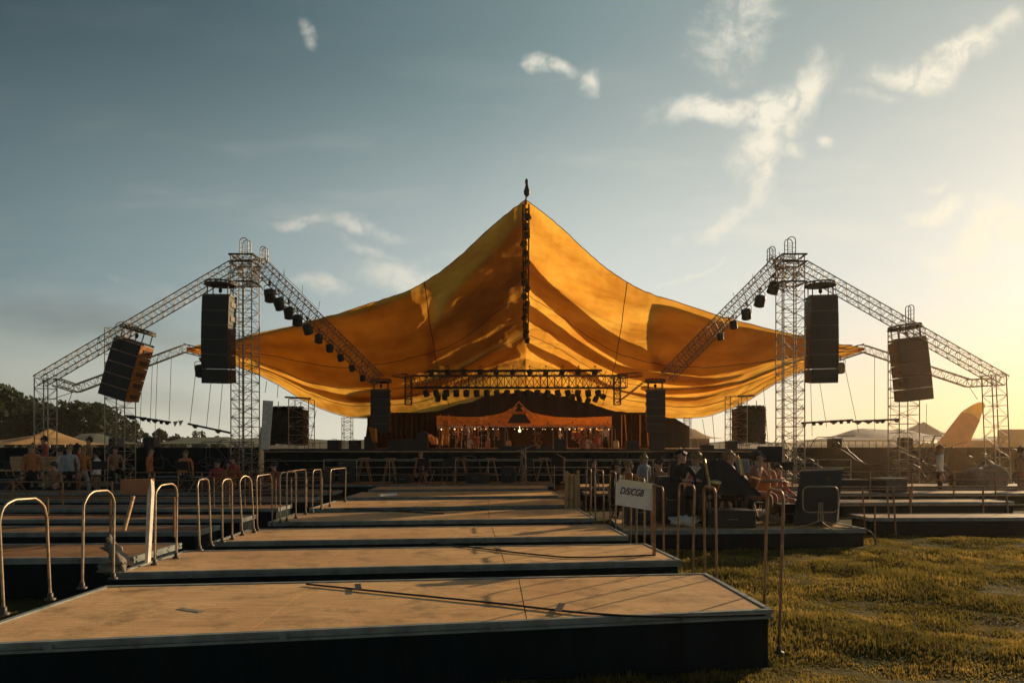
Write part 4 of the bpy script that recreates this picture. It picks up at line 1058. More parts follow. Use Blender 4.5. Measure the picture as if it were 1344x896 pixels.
# coiled barrels / sacks at the far right
def barrel(px,py,Y,r,l,label,m='sack',rz=0):
    q=P(px,py,Y); rot=Matrix.Rotation(R(90),3,'Y')
    o=MB().lathe([(r*.8,-l/2),(r,-l/3),(r*1.04,0),(r,l/3),(r*.8,l/2)],(0,0,0),16,rot).build('canvas_roll',M[m]); o.location=q; o.rotation_euler=(0,0,rz); return tag(o,label,'canvas roll','canvas rolls by the right wall')
barrel(1268,631,22.5,.30,.9,'dark canvas roll, leftmost of those before the right wall','cl_black'); barrel(1284,627,22.5,.34,.8,'brown canvas roll in the middle before the right wall','sack',.3); barrel(1304,626,22.4,.42,.6,'largest canvas roll, rightmost before the right wall','sack',1.2)
q=P(1292,618,22.5); tag(MB().tube([q+Vector((-.35,0,-.15)),q+Vector((-.15,0,.3)),q+Vector((.05,0,.4)),q+Vector((.25,0,.2)),q+Vector((.3,0,-.1))],.05,8).build('hose_loop',M['sack']),'thick hose loop standing on the canvas rolls','hose')

# ------------------------------------------------------------------ signs
t=empty('white_sign',P(857,690,8.1),'white board sign with black lettering beside the right deck edge','sign'); og=t.location.copy()
Y=8.1; a,b,c,d=P(808,662,Y),P(857,670,Y),P(857,642,Y),P(809,635,Y)
MB().add([a,b,c,d]+[q+Vector((0,.03,0)) for q in(a,b,c,d)],[(0,1,2,3),(7,6,5,4),(0,4,5,1),(1,5,6,2),(2,6,7,3),(3,7,4,0)]).build('board',M['white'],t,og)
MB().box((P(858.5,655,Y).x,Y,(P(858,655,Y).z+DZ*0)/2+.1),(.035,.04,P(858,638,Y).z)).build('post',M['rust'],t,og)
mb=MB(); e1,e2,e3,e4=P(808,635,Y),P(857,642,Y),P(857,634,Y+.25),P(813,628,Y+.25)
mb.add([e1,e2,e3,e4],[(0,1,2,3)]); mb.build('top_cover',M['olivetent'],t,og)
fc=bpy.data.curves.new('sign_lettering','FONT'); fc.body='D/S/CGB'; fc.size=.099; fc.extrude=.001; fc.space_character=.92; fc.shear=.25; fc.offset=.0012
fo=bpy.data.objects.new('lettering',fc); COL.objects.link(fo); fo.data.materials.append(M['ink']); fo.parent=t
p=P(813,647.2,Y)-og; fo.location=(p.x,-.006,p.z); fo.rotation_euler=(R(90),R(7.5),0); fo.scale=(.80,1.15,1)
bpy.context.view_layer.update(); lm=bpy.data.meshes.new_from_object(fo.evaluated_get(bpy.context.evaluated_depsgraph_get())); mw=fo.matrix_local.copy(); bpy.data.objects.remove(fo)
fo=bpy.data.objects.new('lettering',lm); COL.objects.link(fo); fo.parent=t; fo.location=(p.x,-.006,p.z); fo.rotation_euler=(R(90),R(7.5),0); fo.scale=(.80,1.15,1)
if not lm.materials: lm.materials.append(M['ink'])
t=empty('brown_sign',P(195,718,7.1),'brown wooden board on a pale post at the left deck edge','sign'); og=t.location.copy(); Y=7.15
a,b,c,d=P(158,648,Y),P(193,649,Y),P(198,628,Y),P(158,629,Y)
MB().add([a,b,c,d]+[q+Vector((.01,.05,0)) for q in(a,b,c,d)],[(0,1,2,3),(7,6,5,4),(0,4,5,1),(1,5,6,2),(2,6,7,3),(3,7,4,0)]).build('board',M['brownboard'],t,og)
zt=P(198,628,Y).z
MB().add([P(190,738,Y),P(194,738,Y),P(199,645,Y),P(198,628,Y),P(193,650,Y)]+[q+Vector((0,.06,0)) for q in(P(190,738,Y),P(194,738,Y),P(199,645,Y),P(198,628,Y),P(193,650,Y))],[(0,1,2,3,4),(9,8,7,6,5),(0,5,6,1),(1,6,7,2),(2,7,8,3),(3,8,9,4),(4,9,5,0)]).build('post',M['cl_white'],t,og)
tag(MB().tube([P(175,651,8.4),P(163,696,8.2)],.022,8).build('leaning_stick',M['wood']),'pale wooden stick leaning behind the brown sign','stick')
# grey sack at deck end
o=MB(); rot=Matrix.Rotation(R(-35),3,'Y')
o.ball((0,0,.14),.11,14,12,(.55,.8,1.5),rot,.9).ball((-.07,0,.0),.08,10,8,(1.3,1,.7),None,.9)
ob=o.build('canvas_sack',M['sack']); ob.location=P(154,745,7.0); tag(ob,'crumpled grey canvas sack slumped at the end of the left deck','sack')
# road cases and desk at musicians
def case(px,Y,z,w,h,d,label,rz=0,name='flight_case'):
    q=P(px,0,Y); q.z=z; t=empty(name,q,label,'flight case',None,rz)
    MB().box((0,0,h/2),(w,d,h),bev=.015).build('case_body',M['black'],t)
    mb=MB()
    for sx in(-1,1):
        for sz in(.03,h-.03): MB().box((sx*(w/2-.02),-d/2-.006,sz),(.05,.012,.05)).build('corner_fitting',M['truss_dark'],t)
    MB().tube([(-.08,-d/2-.01,h*.55),(-.08,-d/2-.04,h*.5),(.08,-d/2-.04,h*.5),(.08,-d/2-.01,h*.55)],.008,5).build('handle',M['chrome'],t)
    return t
case(955,12.0,RD,.82,.30,.5,'low black flight case on the right deck below the musicians'); case(838,12.4,RD,.50,.45,.4,'black flight case behind the white sign'); case(877,12.7,RD,.42,.85,.4,'upright black flight case beside the seated man in black')
case(912,12.9,RD,.3,.5,.4,'narrow black flight case between the seated musicians',.2)
case(1030,12.6,RD,.3,.35,.3,'little black flight case by the wedge monitor')
# tarpaulin covered keyboard mound
q=P(940,0,12.7); q.z=RD; t=empty('covered_keyboard',q,'dark tarpaulin covered keyboard heaped on a table frame','covered keyboard')
prof=[]
for j in range(15):
    row=[]
    for i in range(25):
        u=i/24*2-1; v=j/14; w=.62*(1-v)**.85+.12; x=u*w; z=.55+.62*v-.05*abs(u)*(1-v)+.03*mnoise.noise(Vector((u*3,v*4,1))); y=-.35*(1-v)+.05*math.sin(u*9)*(1-v)
        row.append((x,y,z))
    prof.append(row)
MB().grid(prof).build('tarpaulin',M['cl_black'],t)
MB().box((0,.1,.54),(1.2,.7,.05)).build('table_top',M['truss_dark'],t)
for x in(-.5,.5):
    for y in(-.15,.4): MB().tube([(x,y,0),(x,y,.52)],.02,6).build('leg',M['truss_dark'],t)

# wedge monitor + stand frame
q=P(1072,0,12.3); q.z=RD; t=empty('wedge_monitor',q,'big tilted black monitor box on the right deck','speaker')
s=F/12.3
def W(px,py,dy): v=P(px,py,12.3+dy); return (v.x-q.x,dy,v.z-q.z)
vs=[W(1040,686,-.25),(W(1098,685,-.25)),W(1107,616,-.05),W(1051,618,-.05),W(1046,683,.6),W(1100,683,.6),W(1106,614,.35),W(1056,616,.35)]
vs=[(x,y,max(0,z)) for x,y,z in vs]
MB().add(vs,[(0,1,2,3),(5,4,7,6),(1,5,6,2),(4,0,3,7),(3,2,6,7),(4,5,1,0)]).build('cabinet',M['cabinet'],t)
n=(Vector(vs[1])-Vector(vs[0])).cross(Vector(vs[3])-Vector(vs[0])).normalized()
def inset(f,off): 
    c=sum((Vector(v) for v in vs[:4]),Vector())/4; return [c+(Vector(v)-c)*f+n*off for v in vs[:4]]
g=inset(.92,.008); MB().add(g,[(0,1,2,3)]).build('grille',M['grille'],t)
c=Vector(vs[2])*.75+Vector(vs[3])*.25; 
bd=MB().box(Vector((.16,-.10,.83)),(.10,.02,.05),bev=.005); bd.build('badge_plate',M['truss_dark'],t)
MB().tube([Vector(vs[3])+Vector((.02,-.01,.02)),Vector(vs[2])+Vector((0,-.01,.02))],.018,6).build('top_edge',M['truss'],t)
q2=P(1077,0,11.75); q2.z=RD; t=empty('frame_stand',q2,'rounded metal frame stand on splayed legs before the wedge monitor','stand')
def rr(cx,cz,w,h,r):
    pts=[]
    for (sx,sz,a0) in((1,1,0),(-1,1,90),(-1,-1,180),(1,-1,270)):
        for k in range(6): a=R(a0+90*k/5); pts.append((cx+sx*(w/2-r)+r*math.cos(a),0,cz+sz*(h/2-r)+r*math.sin(a)))
    return pts
zf=P(1077,655,11.75).z-RD
MB().tube(rr(0,zf,.61,.44,.10),.013,8,closed=True).build('frame_ring',M['chrome'],t)
MB().box((0,.02,zf),(.56,.015,.39),bev=.005).build('back_plate',M['black'],t)
for x in(-.03,0,.03): MB().tube([(x,0,zf-.05),(x*1.4,0,.10)],.010,6).build('stem',M['chrome'],t)
for a in((-.50,-.05),(.55,.0),(.05,-.35),(-.15,.3)): MB().tube([(0,0,.14),(a[0]*.3,a[1]*.3,.08),(a[0],a[1],.012)],.011,6).build('leg',M['chrome'],t)
cable([P(1088,692,11.7)+Vector((0,0,0)),P(1120,693,11.62),P(1139,696,11.6),P(1147,704,11.65),P(1150,715,11.7)],'pale cable running off the corner of the right deck',.012)['category']='cable'

# ------------------------------------------------------------------ people
def person(loc,rz,pose,top,bottom,hair,label,scale=1.0,group='people at the festival ground',hold=None,longhair=False):
    """pose: 'stand','sit','lean','walk'"""
    t=empty('person',loc,label,'person',group,rz); t.scale=(scale,)*3
    sit=pose in('sit','play'); hip=.52 if sit else .93
    lean={'stand':.02,'sit':.06,'lean':.30,'walk':.05,'play':.16}[pose]
    J={}
    J['pel']=Vector((0,0,hip)); J['waist']=Vector((0,-lean*.3,hip+.20)); J['chest']=Vector((0,-lean*.8,hip+.42)); J['neck']=Vector((0,-lean,hip+.55)); J['jaw']=Vector((0,-lean-.03,hip+.62)); J['head']=Vector((0,-lean-.02,hip+.72)); J['crown']=Vector((0,-lean-.01,hip+.80))
    E=[('pel','waist'),('waist','chest'),('chest','neck'),('neck','jaw'),('jaw','head'),('head','crown')]
    Rr={'pel':(.15,.11),'waist':(.125,.095),'chest':(.16,.105),'neck':(.055,.055),'jaw':(.075,.085),'head':(.082,.10),'crown':(.05,.06)}
    for sx,sn in((-1,'l'),(1,'r')):
        J['sh'+sn]=Vector((sx*.18,-lean*.95,hip+.49)); J['hipj'+sn]=Vector((sx*.09,0,hip-.03))
        if sit:
            J['kn'+sn]=Vector((sx*.15,-.45,hip-.02)); J['an'+sn]=Vector((sx*.15,-.42,.08)); J['to'+sn]=Vector((sx*.17,-.60,.04))
        elif pose=='walk':
            J['kn'+sn]=Vector((sx*.10,-.12*sx-.04,.50)); J['an'+sn]=Vector((sx*.10,-.22*sx+.06,.09)); J['to'+sn]=J['an'+sn]+Vector((0,-.16,-.05))
        else:
            J['kn'+sn]=Vector((sx*.11,-.02,.50)); J['an'+sn]=Vector((sx*.12,.02,.08)); J['to'+sn]=Vector((sx*.14,-.15,.04))
        if pose=='lean':
            J['el'+sn]=J['sh'+sn]+Vector((sx*.05,-.06,-.27)); J['wr'+sn]=J['el'+sn]+Vector((-sx*.03,-.12,-.21))
        elif pose=='play':
            J['el'+sn]=J['sh'+sn]+Vector((sx*.08,-.14,-.24)); J['wr'+sn]=J['el'+sn]+Vector((-sx*.12,-.20,.02))
        elif pose=='sit':
            J['el'+sn]=J['sh'+sn]+Vector((sx*.07,-.06,-.27)); J['wr'+sn]=J['el'+sn]+Vector((-sx*.06,-.22,-.08))
        else:
            J['el'+sn]=J['sh'+sn]+Vector((sx*.06,.03,-.28)); J['wr'+sn]=J['el'+sn]+Vector((0,-.08,-.25))
        hd=(J['wr'+sn]-J['el'+sn]).normalized(); J['ha'+sn]=J['wr'+sn]+hd*.09; J['fi'+sn]=J['wr'+sn]+hd*.17+Vector((0,0,-.02))
        E+=[('chest','sh'+sn),('sh'+sn,'el'+sn),('el'+sn,'wr'+sn),('wr'+sn,'ha'+sn),('ha'+sn,'fi'+sn),('pel','hipj'+sn),('hipj'+sn,'kn'+sn),('kn'+sn,'an'+sn),('an'+sn,'to'+sn)]
        Rr.update({'sh'+sn:(.06,.06),'el'+sn:(.045,.045),'wr'+sn:(.032,.028),'ha'+sn:(.04,.022),'fi'+sn:(.025,.014),'hipj'+sn:(.10,.10),'kn'+sn:(.065,.065),'an'+sn:(.048,.048),'to'+sn:(.045,.03)})
    # fingers
    names=list(J); idx={n_:i for i,n_ in enumerate(names)}
    me=bpy.data.meshes.new('body'); me.from_pydata([J[n_] for n_ in names],[(idx[a],idx[b]) for a,b in E],[]); ob=bpy.data.objects.new('body',me); COL.objects.link(ob)
    md=ob.modifiers.new('s','SKIN'); md.use_smooth_shade=True
    for n_ in names:
        sv=me.skin_vertices[0].data[idx[n_]]; sv.radius=Rr[n_]; sv.use_root=(n_=='pel')
    ss_=ob.modifiers.new('u','SUBSURF'); ss_.levels=1; ss_.render_levels=1
    dg=bpy.context.evaluated_depsgraph_get(); em=bpy.data.meshes.new_from_object(ob.evaluated_get(dg)); bpy.data.objects.remove(ob)
    em.materials.clear()
    for m in(M['skin'],M[top],M[bottom],M['cl_black']): em.materials.append(m)
    for p in em.polygons:
        c=p.center; 
        dw=min((c-J['ha'+k]).length for k in'lr'); p.use_smooth=True
        if c.z>hip+.555 or dw<.13: p.material_index=0
        elif min((c-J['an'+k]).length for k in'lr')<.10 or min((c-J['to'+k]).length for k in'lr')<.12: p.material_index=3
        elif c.z>hip+.02 and not (sit and c.y<-.30 and c.z<hip+.09): p.material_index=1
        else: p.material_index=2
    body=bpy.data.objects.new('body',em); COL.objects.link(body); body.parent=t
    h=J['head']
    mb=MB().ball(h+Vector((0,.034,.030)),.098,14,10,(.90,1.0,1.0),None,.9)
    for k in range(26):
        a_=random.uniform(-.4,3.5); q_=h+Vector((.085*math.cos(a_),.034+.085*math.sin(a_),random.uniform(-.06,.09))); mb.tube([q_,q_+Vector((random.gauss(0,.015),random.gauss(.01,.015),-.05))],[.014,.004],4)
    if longhair: mb.ball(h+Vector((0,.06,-.13)),.10,10,7,(1.0,.6,1.7),None,.3)
    mb.build('hair',M[hair],t)
    # face: nose, eyes, ears
    MB().ball(h+Vector((0,-.112,-.03)),.018,6,5,(.8,1,1.4)).ball(h+Vector((-.09,-.0,-.02)),.022,6,5,(.5,.8,1.3)).ball(h+Vector((.09,-.0,-.02)),.022,6,5,(.5,.8,1.3)).build('face_features',M['skin'],t)
    MB().ball(h+Vector((-.034,-.098,.0)),.011,6,5).ball(h+Vector((.034,-.098,.0)),.011,6,5).build('eyes',M['ink'],t)
    # fingers
    for k,sx in(('l',-1),('r',1)):
        hd=(J['ha'+k]-J['wr'+k]).normalized(); side=hd.cross(Vector((0,0,1))).normalized(); mb=MB()
        for f in range(4):
            o_=J['ha'+k]+side*(.027-.018*f); mb.tube([o_,o_+hd*.06,o_+hd*(.085+.01*(f in(1,2)))+Vector((0,0,-.03))],[.010,.009,.007],5)
        o_=J['wr'+k]+hd*.04-side*.02*sx; mb.tube([o_,o_+hd*.04-side*.035*sx+Vector((0,0,-.01)),o_+hd*.07-side*.035*sx+Vector((0,0,-.03))],[.012,.010,.008],5)
        mb.build('hand_fingers',M['skin'],t)
    return t
def stool(loc,label,group='stools under the seated musicians'):
    t=empty('round_stool',loc,label,'stool',group)
    MB().lathe([(.17,.42),(.18,.44),(.17,.47)],(0,.02,-.06),14).build('seat',M['cl_black'],t)
    for a in(0,1.57,3.14,4.71): MB().tube([(.08*math.cos(a+.7),.02+.08*math.sin(a+.7),.37),(.2*math.cos(a+.7),.02+.2*math.sin(a+.7),0)],.013,5).build('leg',M['chrome'],t)
PW=[(888,12.75,RD,'play',.3,'cl_black','cl_black','hair','seated man in black, leftmost of the seated musicians',1.0,False),
    (921,13.0,RD,'play',-1.0,'cl_white','cl_brown','blond','seated musician in a cream shirt leaning forward',.95,False),
    (953,13.1,RD,'sit',.9,'cl_grey','cl_black','blond','seated musician in grey behind the covered keyboard',.98,False),
    (984,13.0,RD,'play',.9,'cl_brown','cl_brown','hair','seated musician in a brown jacket right of the covered keyboard',.97,False),
    (1003,14.2,RD+.0,'sit',-.6,'cl_rust','cl_black','blond','seated musician with long fair hair, rightmost of the group',1.05,True)]
for i,(px,Y,z,pose,rz,tp_,bt,hr,lb_,sc,lh) in enumerate(PW):
    q=P(px,0,Y); q.z=z if px<1000 else 0.0
    if px>1000: q.z=0.12
    person(q,rz,pose,tp_,bt,hr,lb_,sc,'seated musicians on the right deck',longhair=lh)
    st_=q.copy(); stool(st_,f'round stool under the {["man in black","cream shirted musician","grey clad musician","brown jacketed musician","fair haired musician"][i]}')
# a low riser for the fifth musician
platform([(4.2,13.5),(6.0,13.6),(6.0,15.0),(4.2,14.9)],.12,'small low riser behind the right deck under the fair haired musician','decks right of the centre row')
PS=[(42,20.6,'walk',.6,'cl_rust','cl_black','blond','person in a long rust orange coat standing alone at the left',1.0,True),
    (31,21.5,'lean',1.2,'cl_brown','cl_brown','hair','person bending over in brown just left of the rust coated figure',.85,False),
    (81,21.2,'stand',-.5,'cl_white','cl_black','hair','person in cream at the left end of the huddle on the left',.93,False),
    (91,20.8,'stand',.5,'cl_grey','cl_black','blond','person in a pale grey top at the centre of the left huddle',.98,False),
    (101,21.3,'stand',2.4,'cl_red','cl_brown','hair','person in red in the left huddle',1.0,True),
    (108,21.8,'walk',1.1,'cl_rust','cl_grey','blond','person in orange at the right end of the left huddle',.95,False),
    (118,23.4,'stand',-.8,'cl_brown','cl_black','hair','person in brown standing apart right of the left huddle',.9,False),
    (196,21.5,'stand',1.8,'cl_rust','cl_black','hair','lone person in orange standing behind the brown sign',.95,False),
    (285,21.3,'sit',.5,'cl_red','cl_black','hair','person in red sitting left of the left main tower',.95,False),
    (316,20.5,'lean',-.7,'cl_red','cl_black','hair','person in red bending down at the left main tower foot',.8,False),
    (303,20.9,'sit',-.3,'cl_rust','cl_brown','hair','person in orange sitting at the left main tower foot',.95,False),
    (552,24.4,'stand',.4,'cl_black','cl_black','blond','fair haired person in black before the stage rails, left of centre',.85,False),
    (688,24.6,'walk',-1.2,'cl_brown','cl_brown','hair','stagehand in brown before the stage rails at centre',.95,False),
    (806,15.5,'sit',.9,'cl_black','cl_black','hair','person in black sitting behind the white sign',1.0,False),
    (868,15.6,'sit',-1.0,'cl_brown','cl_black','hair','person in brown sitting between the white sign and the man in black',1.05,False),
    (1233,20.2,'stand',1.0,'cl_white','cl_black','blond','person in cream bending by the outer right tower',.98,True),
    (1340,20.5,'stand',1.4,'cl_brown','cl_brown','hair','person in brown at the far right edge in the glow',.95,False),
    (888,16.4,'stand',.3,'cl_brown','cl_black','hair','person in brown standing farthest back behind the seated musicians',.9,False),
    (940,15.9,'sit',-.4,'cl_rust','cl_black','blond','fair haired person in orange sitting behind the covered keyboard',1.0,True),
    (1018,15.6,'sit',.5,'cl_red','cl_brown','hair','person in red sitting left of the wedge monitor, farther back',.95,False),
    (826,16.0,'sit',-.5,'cl_rust','cl_brown','blond','person in orange sitting behind the left half of the white sign',1.0,False),
    (778,18.4,'stand',.8,'cl_black','cl_black','hair','person in black standing right of the plank bundle',.75,False),
    (72,20.2,'sit',.2,'cl_brown','cl_black','hair','person in brown sitting in front of the left huddle',.9,False),
    (128,21.0,'stand',-1.4,'cl_white','cl_brown','hair','person in cream walking away right of the left huddle',.88,False),
    (240,21.6,'lean',.7,'cl_rust','cl_black','hair','person in orange bending over near the large flight case',.9,False),
    (362,20.4,'sit',-.5,'cl_red','cl_black','hair','person in red sitting right of the left main tower foot',.9,False),
    (907,15.4,'sit',-.8,'cl_red','cl_brown','hair','person in red sitting behind the man in black and the cream shirted musician',1.0,True),
    (968,15.3,'sit',.6,'cl_white','cl_black','hair','person in cream sitting behind the grey clad musician',1.0,False),
    (845,16.6,'stand',.6,'cl_grey','cl_black','blond','person in grey standing behind the white sign',.85,False),
    (60,23.9,'walk',-.8,'cl_red','cl_black','hair','person in red passing behind the crates at the far left',.92,False),
    (150,22.6,'sit',.8,'cl_brown','cl_black','hair','person in brown sitting alone beneath the slanted speaker tower',.95,False),
    (610,36.6,'stand',.5,'cl_brown','cl_black','hair','performer in brown standing beside the left drum kit',.72,False),
    (652,36.0,'stand',-.5,'cl_rust','cl_black','hair','performer in orange standing left of centre stage',.66,False),
    (795,36.2,'stand',-.3,'cl_white','cl_black','hair','performer in cream standing at the right end of the inner stage',.66,False),
    (633,36.5,'play',.2,'cl_black','cl_black','hair','performer in black seated at the left of the stage',.9,False),
    (757,36.8,'stand',.3,'cl_red','cl_black','hair','performer in red standing left of the right drum kit',.6,False)]
for i,(px,Y,pose,rz,tp_,bt,hr,lb_,sc,lh) in enumerate(PS):
    q=P(px,0,Y); q.z=0
    if Y>30: q.z=SZ
    elif 22.4<Y<24.3 and px<720: q.z=.42
    person(q,rz,pose,tp_,bt,hr,lb_,sc,longhair=lh)
    if pose in('sit','play'): stool(q.copy(),f'round stool under the {lb_.replace("person","figure").split(",")[0]}'[:90],'stools under seated people').scale if False else None
    if pose in('sit','play'):
        o=[x for x in bpy.data.objects if x.name.startswith('round_stool')][-1]
# wind instrument, guitar
def horn(loc,rz,label):
    t=empty('saxophone',loc,label,'saxophone',None,rz)
    MB().tube([(0,0,.55),(.0,-.06,.60),(.02,-.1,.5),(.08,-.16,.1),(.12,-.22,0),(.18,-.30,.06),(.20,-.34,.2)],[.012,.015,.02,.035,.045,.06,.10],10).build('horn_tube',M['brass'],t)
    mb=MB()
    for k in range(8): mb.ball((.03+.007*k,-.125-.008*k,.47-.05*k),.02,6,4)
    mb.build('keys',M['brass'],t)
horn(P(966,640,12.75),.2,'brass saxophone held between the grey and brown clad musicians'); horn(P(925,645,12.6),-.3,'brass saxophone held by the cream shirted musician')
# crates / boards hanging left
for i,(px,py,w,h,lb_) in enumerate(((60,607,.34,.45,'left orange crate on the far left shelf'),(71,606,.30,.38,'right orange crate on the far left shelf'),(26,608,.45,.50,'brown crate beside the bending figure'))):
    q=P(px,py,23.2); t=empty('wooden_crate',q-Vector((0,0,h/2)),lb_,'crate','crates on the far left shelf')
    for k in range(4): MB().box((0,-.14,h*(k+.5)/4),(w,.02,h/4-.02)).build('slat',M['wood'],t)
    MB().box((0,0,h/2),(w-.03,.26,h-.02)).build('crate_body',M['brownboard'],t)
t=empty('shelf_table',P(55,640,23.2),'long low trestle table carrying crates at the far left','table'); og=t.location.copy()
q=P(50,0,23.2); zt_=P(60,607,23.2).z-.225
MB().box((q.x,23.2,zt_-.03),(3.4,.5,.05)).build('table_top',M['wood'],t,og)
for x in(-1.6,-.5,.5,1.6): MB().tube([(q.x+x,23.2,0),(q.x+x,23.2,zt_-.05)],.03,6).build('leg',M['rust'],t,og)

# ------------------------------------------------------------------ background
def peaked_tent(pts_ridge,eave,Y,dep,label,m,name='marquee_tent',walls=None):
    """pts_ridge: silhouette px polyline (left->right), eave y"""
    t=empty(name,P(pts_ridge[len(pts_ridge)//2][0],HZ,Y)*1,label,'tent'); t.location.z=0; og=t.location.copy()
    xs=np.linspace(pts_ridge[0][0],pts_ridge[-1][0],40); ys=np.interp(xs,[p[0] for p in pts_ridge],[p[1] for p in pts_ridge])
    ridge=[P(x,y,Y) for x,y in zip(xs,ys)]
    ev=P(0,eave,Y-dep).z; f=[];mid=[]
    for p in ridge:
        k=(Y-dep)/Y; f.append(Vector((p.x,Y-dep,min(ev,p.z)))); mid.append(Vector((p.x,Y-dep*.45,min(ev,p.z)*.62+p.z*.38)))
    bk=[Vector((p.x,Y+dep,min(ev,p.z))) for p in ridge]
    MB().grid([f,mid,ridge,bk]).build('roof',M[m],t,og)
    return t,og,ev
t,og,ev=peaked_tent([(-40,583),(20,575),(50,570),(65,562),(80,573),(111,583)],583,55,5,'low orange peaked marquee at the far left before the trees','orangetent')
for px in(5,30,48,65,85,108): MB().tube([Vector((P(px,0,50).x,50,0)),Vector((P(px,0,50).x,50,ev))],.05,6).build('pole',M['wood'],t,og)
t,og,ev=peaked_tent([(85,580),(108,569),(130,568),(160,582)],582,70,5,'olive low tent behind the orange marquee','olivetent')
peaked_tent([(215,582),(240,574),(300,573),(330,582)],582,90,6,'long olive tent on the horizon left of the main tower','olivetent')
t,og,ev=peaked_tent([(868,576),(893,563),(905,562),(912,563),(932,575)],575,60,5,'orange brown marquee with gabled roof right of the stage','orangetent')
MB().box((P(900,0,55.5).x,57.5,ev/2),(3.6,4.5,ev-.05)).build('side_walls',M['cl_brown'],t,og)
for px in(870,884,900,915,930): MB().tube([Vector((P(px,0,55).x,54.9,0)),Vector((P(px,0,55).x,54.9,ev))],.05,6).build('pole',M['wood'],t,og)
t,og,ev=peaked_tent([(1068,577),(1100,572),(1118,564),(1130,562),(1150,563),(1172,564),(1180,562),(1200,566),(1215,576)],577,80,9,'broad grey marquee roof with humps behind the right wall','greytent')
for px in range(1060,1235,9): MB().tube([Vector((P(px,0,71).x,71,0)),Vector((P(px,0,71).x,71,ev))],.05,5).build('pole',M['truss'],t,og)
MB().box((P(1140,0,71).x,70.9,ev-.12),(13.5,.08,.1)).box((P(1140,0,71).x,70.9,ev-.6),(13.5,.08,.06)).build('railing_band',M['truss'],t,og)
t,og,ev=peaked_tent([(1170,576),(1195,562),(1213,553),(1222,560),(1250,573),(1262,576)],576,100,9,'pointed grey marquee behind the humped one','greytent')
MB().box((P(1215,0,91).x,91,ev/2),(8,.2,ev*.5)).build('side_walls',M['cl_brown'],t,og)
# inflatable tube leaning
t=empty('inflatable_tube',P(1258,587,60),'leaning orange inflatable tube with yellow pointed tip behind the right wall','inflatable'); og=t.location.copy()
cl=[(1240,600),(1249,586),(1259,570),(1267,557),(1273,547.5)]; rr_=[1.15,1.1,.98,.88,.80]
MB().tube([P(x,y,60) for x,y in cl],rr_,20).build('tube_body',M['tubeorange'],t,og)
cl=[(1273,547.5),(1278,541),(1283,535.5),(1287,532),(1289.5,529.5),(1290.5,528)]
MB().tube([P(x,y,60) for x,y in cl],[.81,.64,.48,.36,.24,.05],20).build('pointed_tip',M['tubeyellow'],t,og)
tag(MB().box((P(1285,0,62).x,62,1.1),(6.5,1.2,2.2),bev=.1).build('storage_container',M['cl_brown']),'low brown container at the foot of the inflatable tube','container')
tag(MB().box((P(1336,0,62).x,62,1.6),(3.0,1.2,3.2),bev=.1).build('storage_container',M['cl_brown']),'brown container at the far right edge behind the outer tower','container')
a,b,c,d=P(866,586,54),P(880,586,54),P(874,549,54),P(868,552,54)
tag(MB().add([a,b,c,d]+[q+Vector((0,.3,0)) for q in(a,b,c,d)],[(0,1,2,3),(7,6,5,4),(0,4,5,1),(1,5,6,2),(2,6,7,3),(3,7,4,0)]).build('stage_wing_flat',M['sack']),'pale sloping canvas flat beside the right small speaker column','canvas flat')
# site fence behind right & low line
for x0,x1,Y,lb_ in((932,1035,64,'low wire fence seen under the right netted block'),(390,470,64,'low wire fence seen under the left edge of the canopy')):
    railing((P(x0,0,Y).x,Y,0),(P(x1,0,Y).x,Y,0),(.8,1.4,2.0),8,lb_,r=.03)

# trees
def tree(px,Y,ztop,cr_,label,m='leafd',nleaf=2600,group='trees on the horizon at the left',seed=1,trunk=True,leaf=.30):
    random.seed(seed); x=(px-CX)/F*Y; t=empty('broadleaf_tree',(x,Y,0),label,'tree',group)
    th=ztop*.35
    mb=MB().tube([(0,0,0),(.1,0,th*.6),(.05,.1,th),(0,0,ztop*.7)],[.28,.2,.17,.05],7)
    cl=[]
    for k in range(17):
        a=random.random()*6.28; rr2=cr_*math.sqrt(random.random())*.85; z=random.uniform(ztop*.30,ztop*.88); lim=1-abs((z/ztop-.55)/.5)**2*.75
        c=Vector((rr2*math.cos(a)*lim,rr2*math.sin(a)*lim,z)); cl.append((c,random.uniform(.22,.42)*cr_))
        mb.tube([(0,0,th*random.uniform(.6,1.2)),c],[.09,.03],5)
    cl.append((Vector((0,0,ztop*.85)),cr_*.35))
    mb.build('trunk',M['bark'],t)
    n=nleaf; ci=rng.integers(0,len(cl),n); C=np.array([c[0][:] for c in cl])[ci]; Rr=np.array([c[1] for c in cl])[ci]
    d=rng.normal(size=(n,3)); d/=np.linalg.norm(d,axis=1)[:,None]; rad=Rr*rng.random(n)**.4
    c=C+d*rad[:,None]; c[:,2]=np.minimum(c[:,2],ztop*1.02)
    a=rng.normal(size=(n,3)); a/=np.linalg.norm(a,axis=1)[:,None]; b=np.cross(a,rng.normal(size=(n,3))); b/=np.linalg.norm(b,axis=1)[:,None]
    s=leaf*(.6+.8*rng.random(n))[:,None]
    V=np.stack([c-a*s,c-b*s*.6,c+a*s,c+b*s*.6],1).reshape(-1,3)
    me=bpy.data.meshes.new('crown'); me.vertices.add(len(V)); me.vertices.foreach_set('co',V.ravel()); me.loops.add(n*4); me.loops.foreach_set('vertex_index',np.arange(n*4,dtype=np.int32)); me.polygons.add(n); me.polygons.foreach_set('loop_start',np.arange(0,n*4,4,dtype=np.int32)); me.update(calc_edges=True); me.materials.append(M[m])
    o=bpy.data.objects.new('crown',me); COL.objects.link(o); o.parent=t
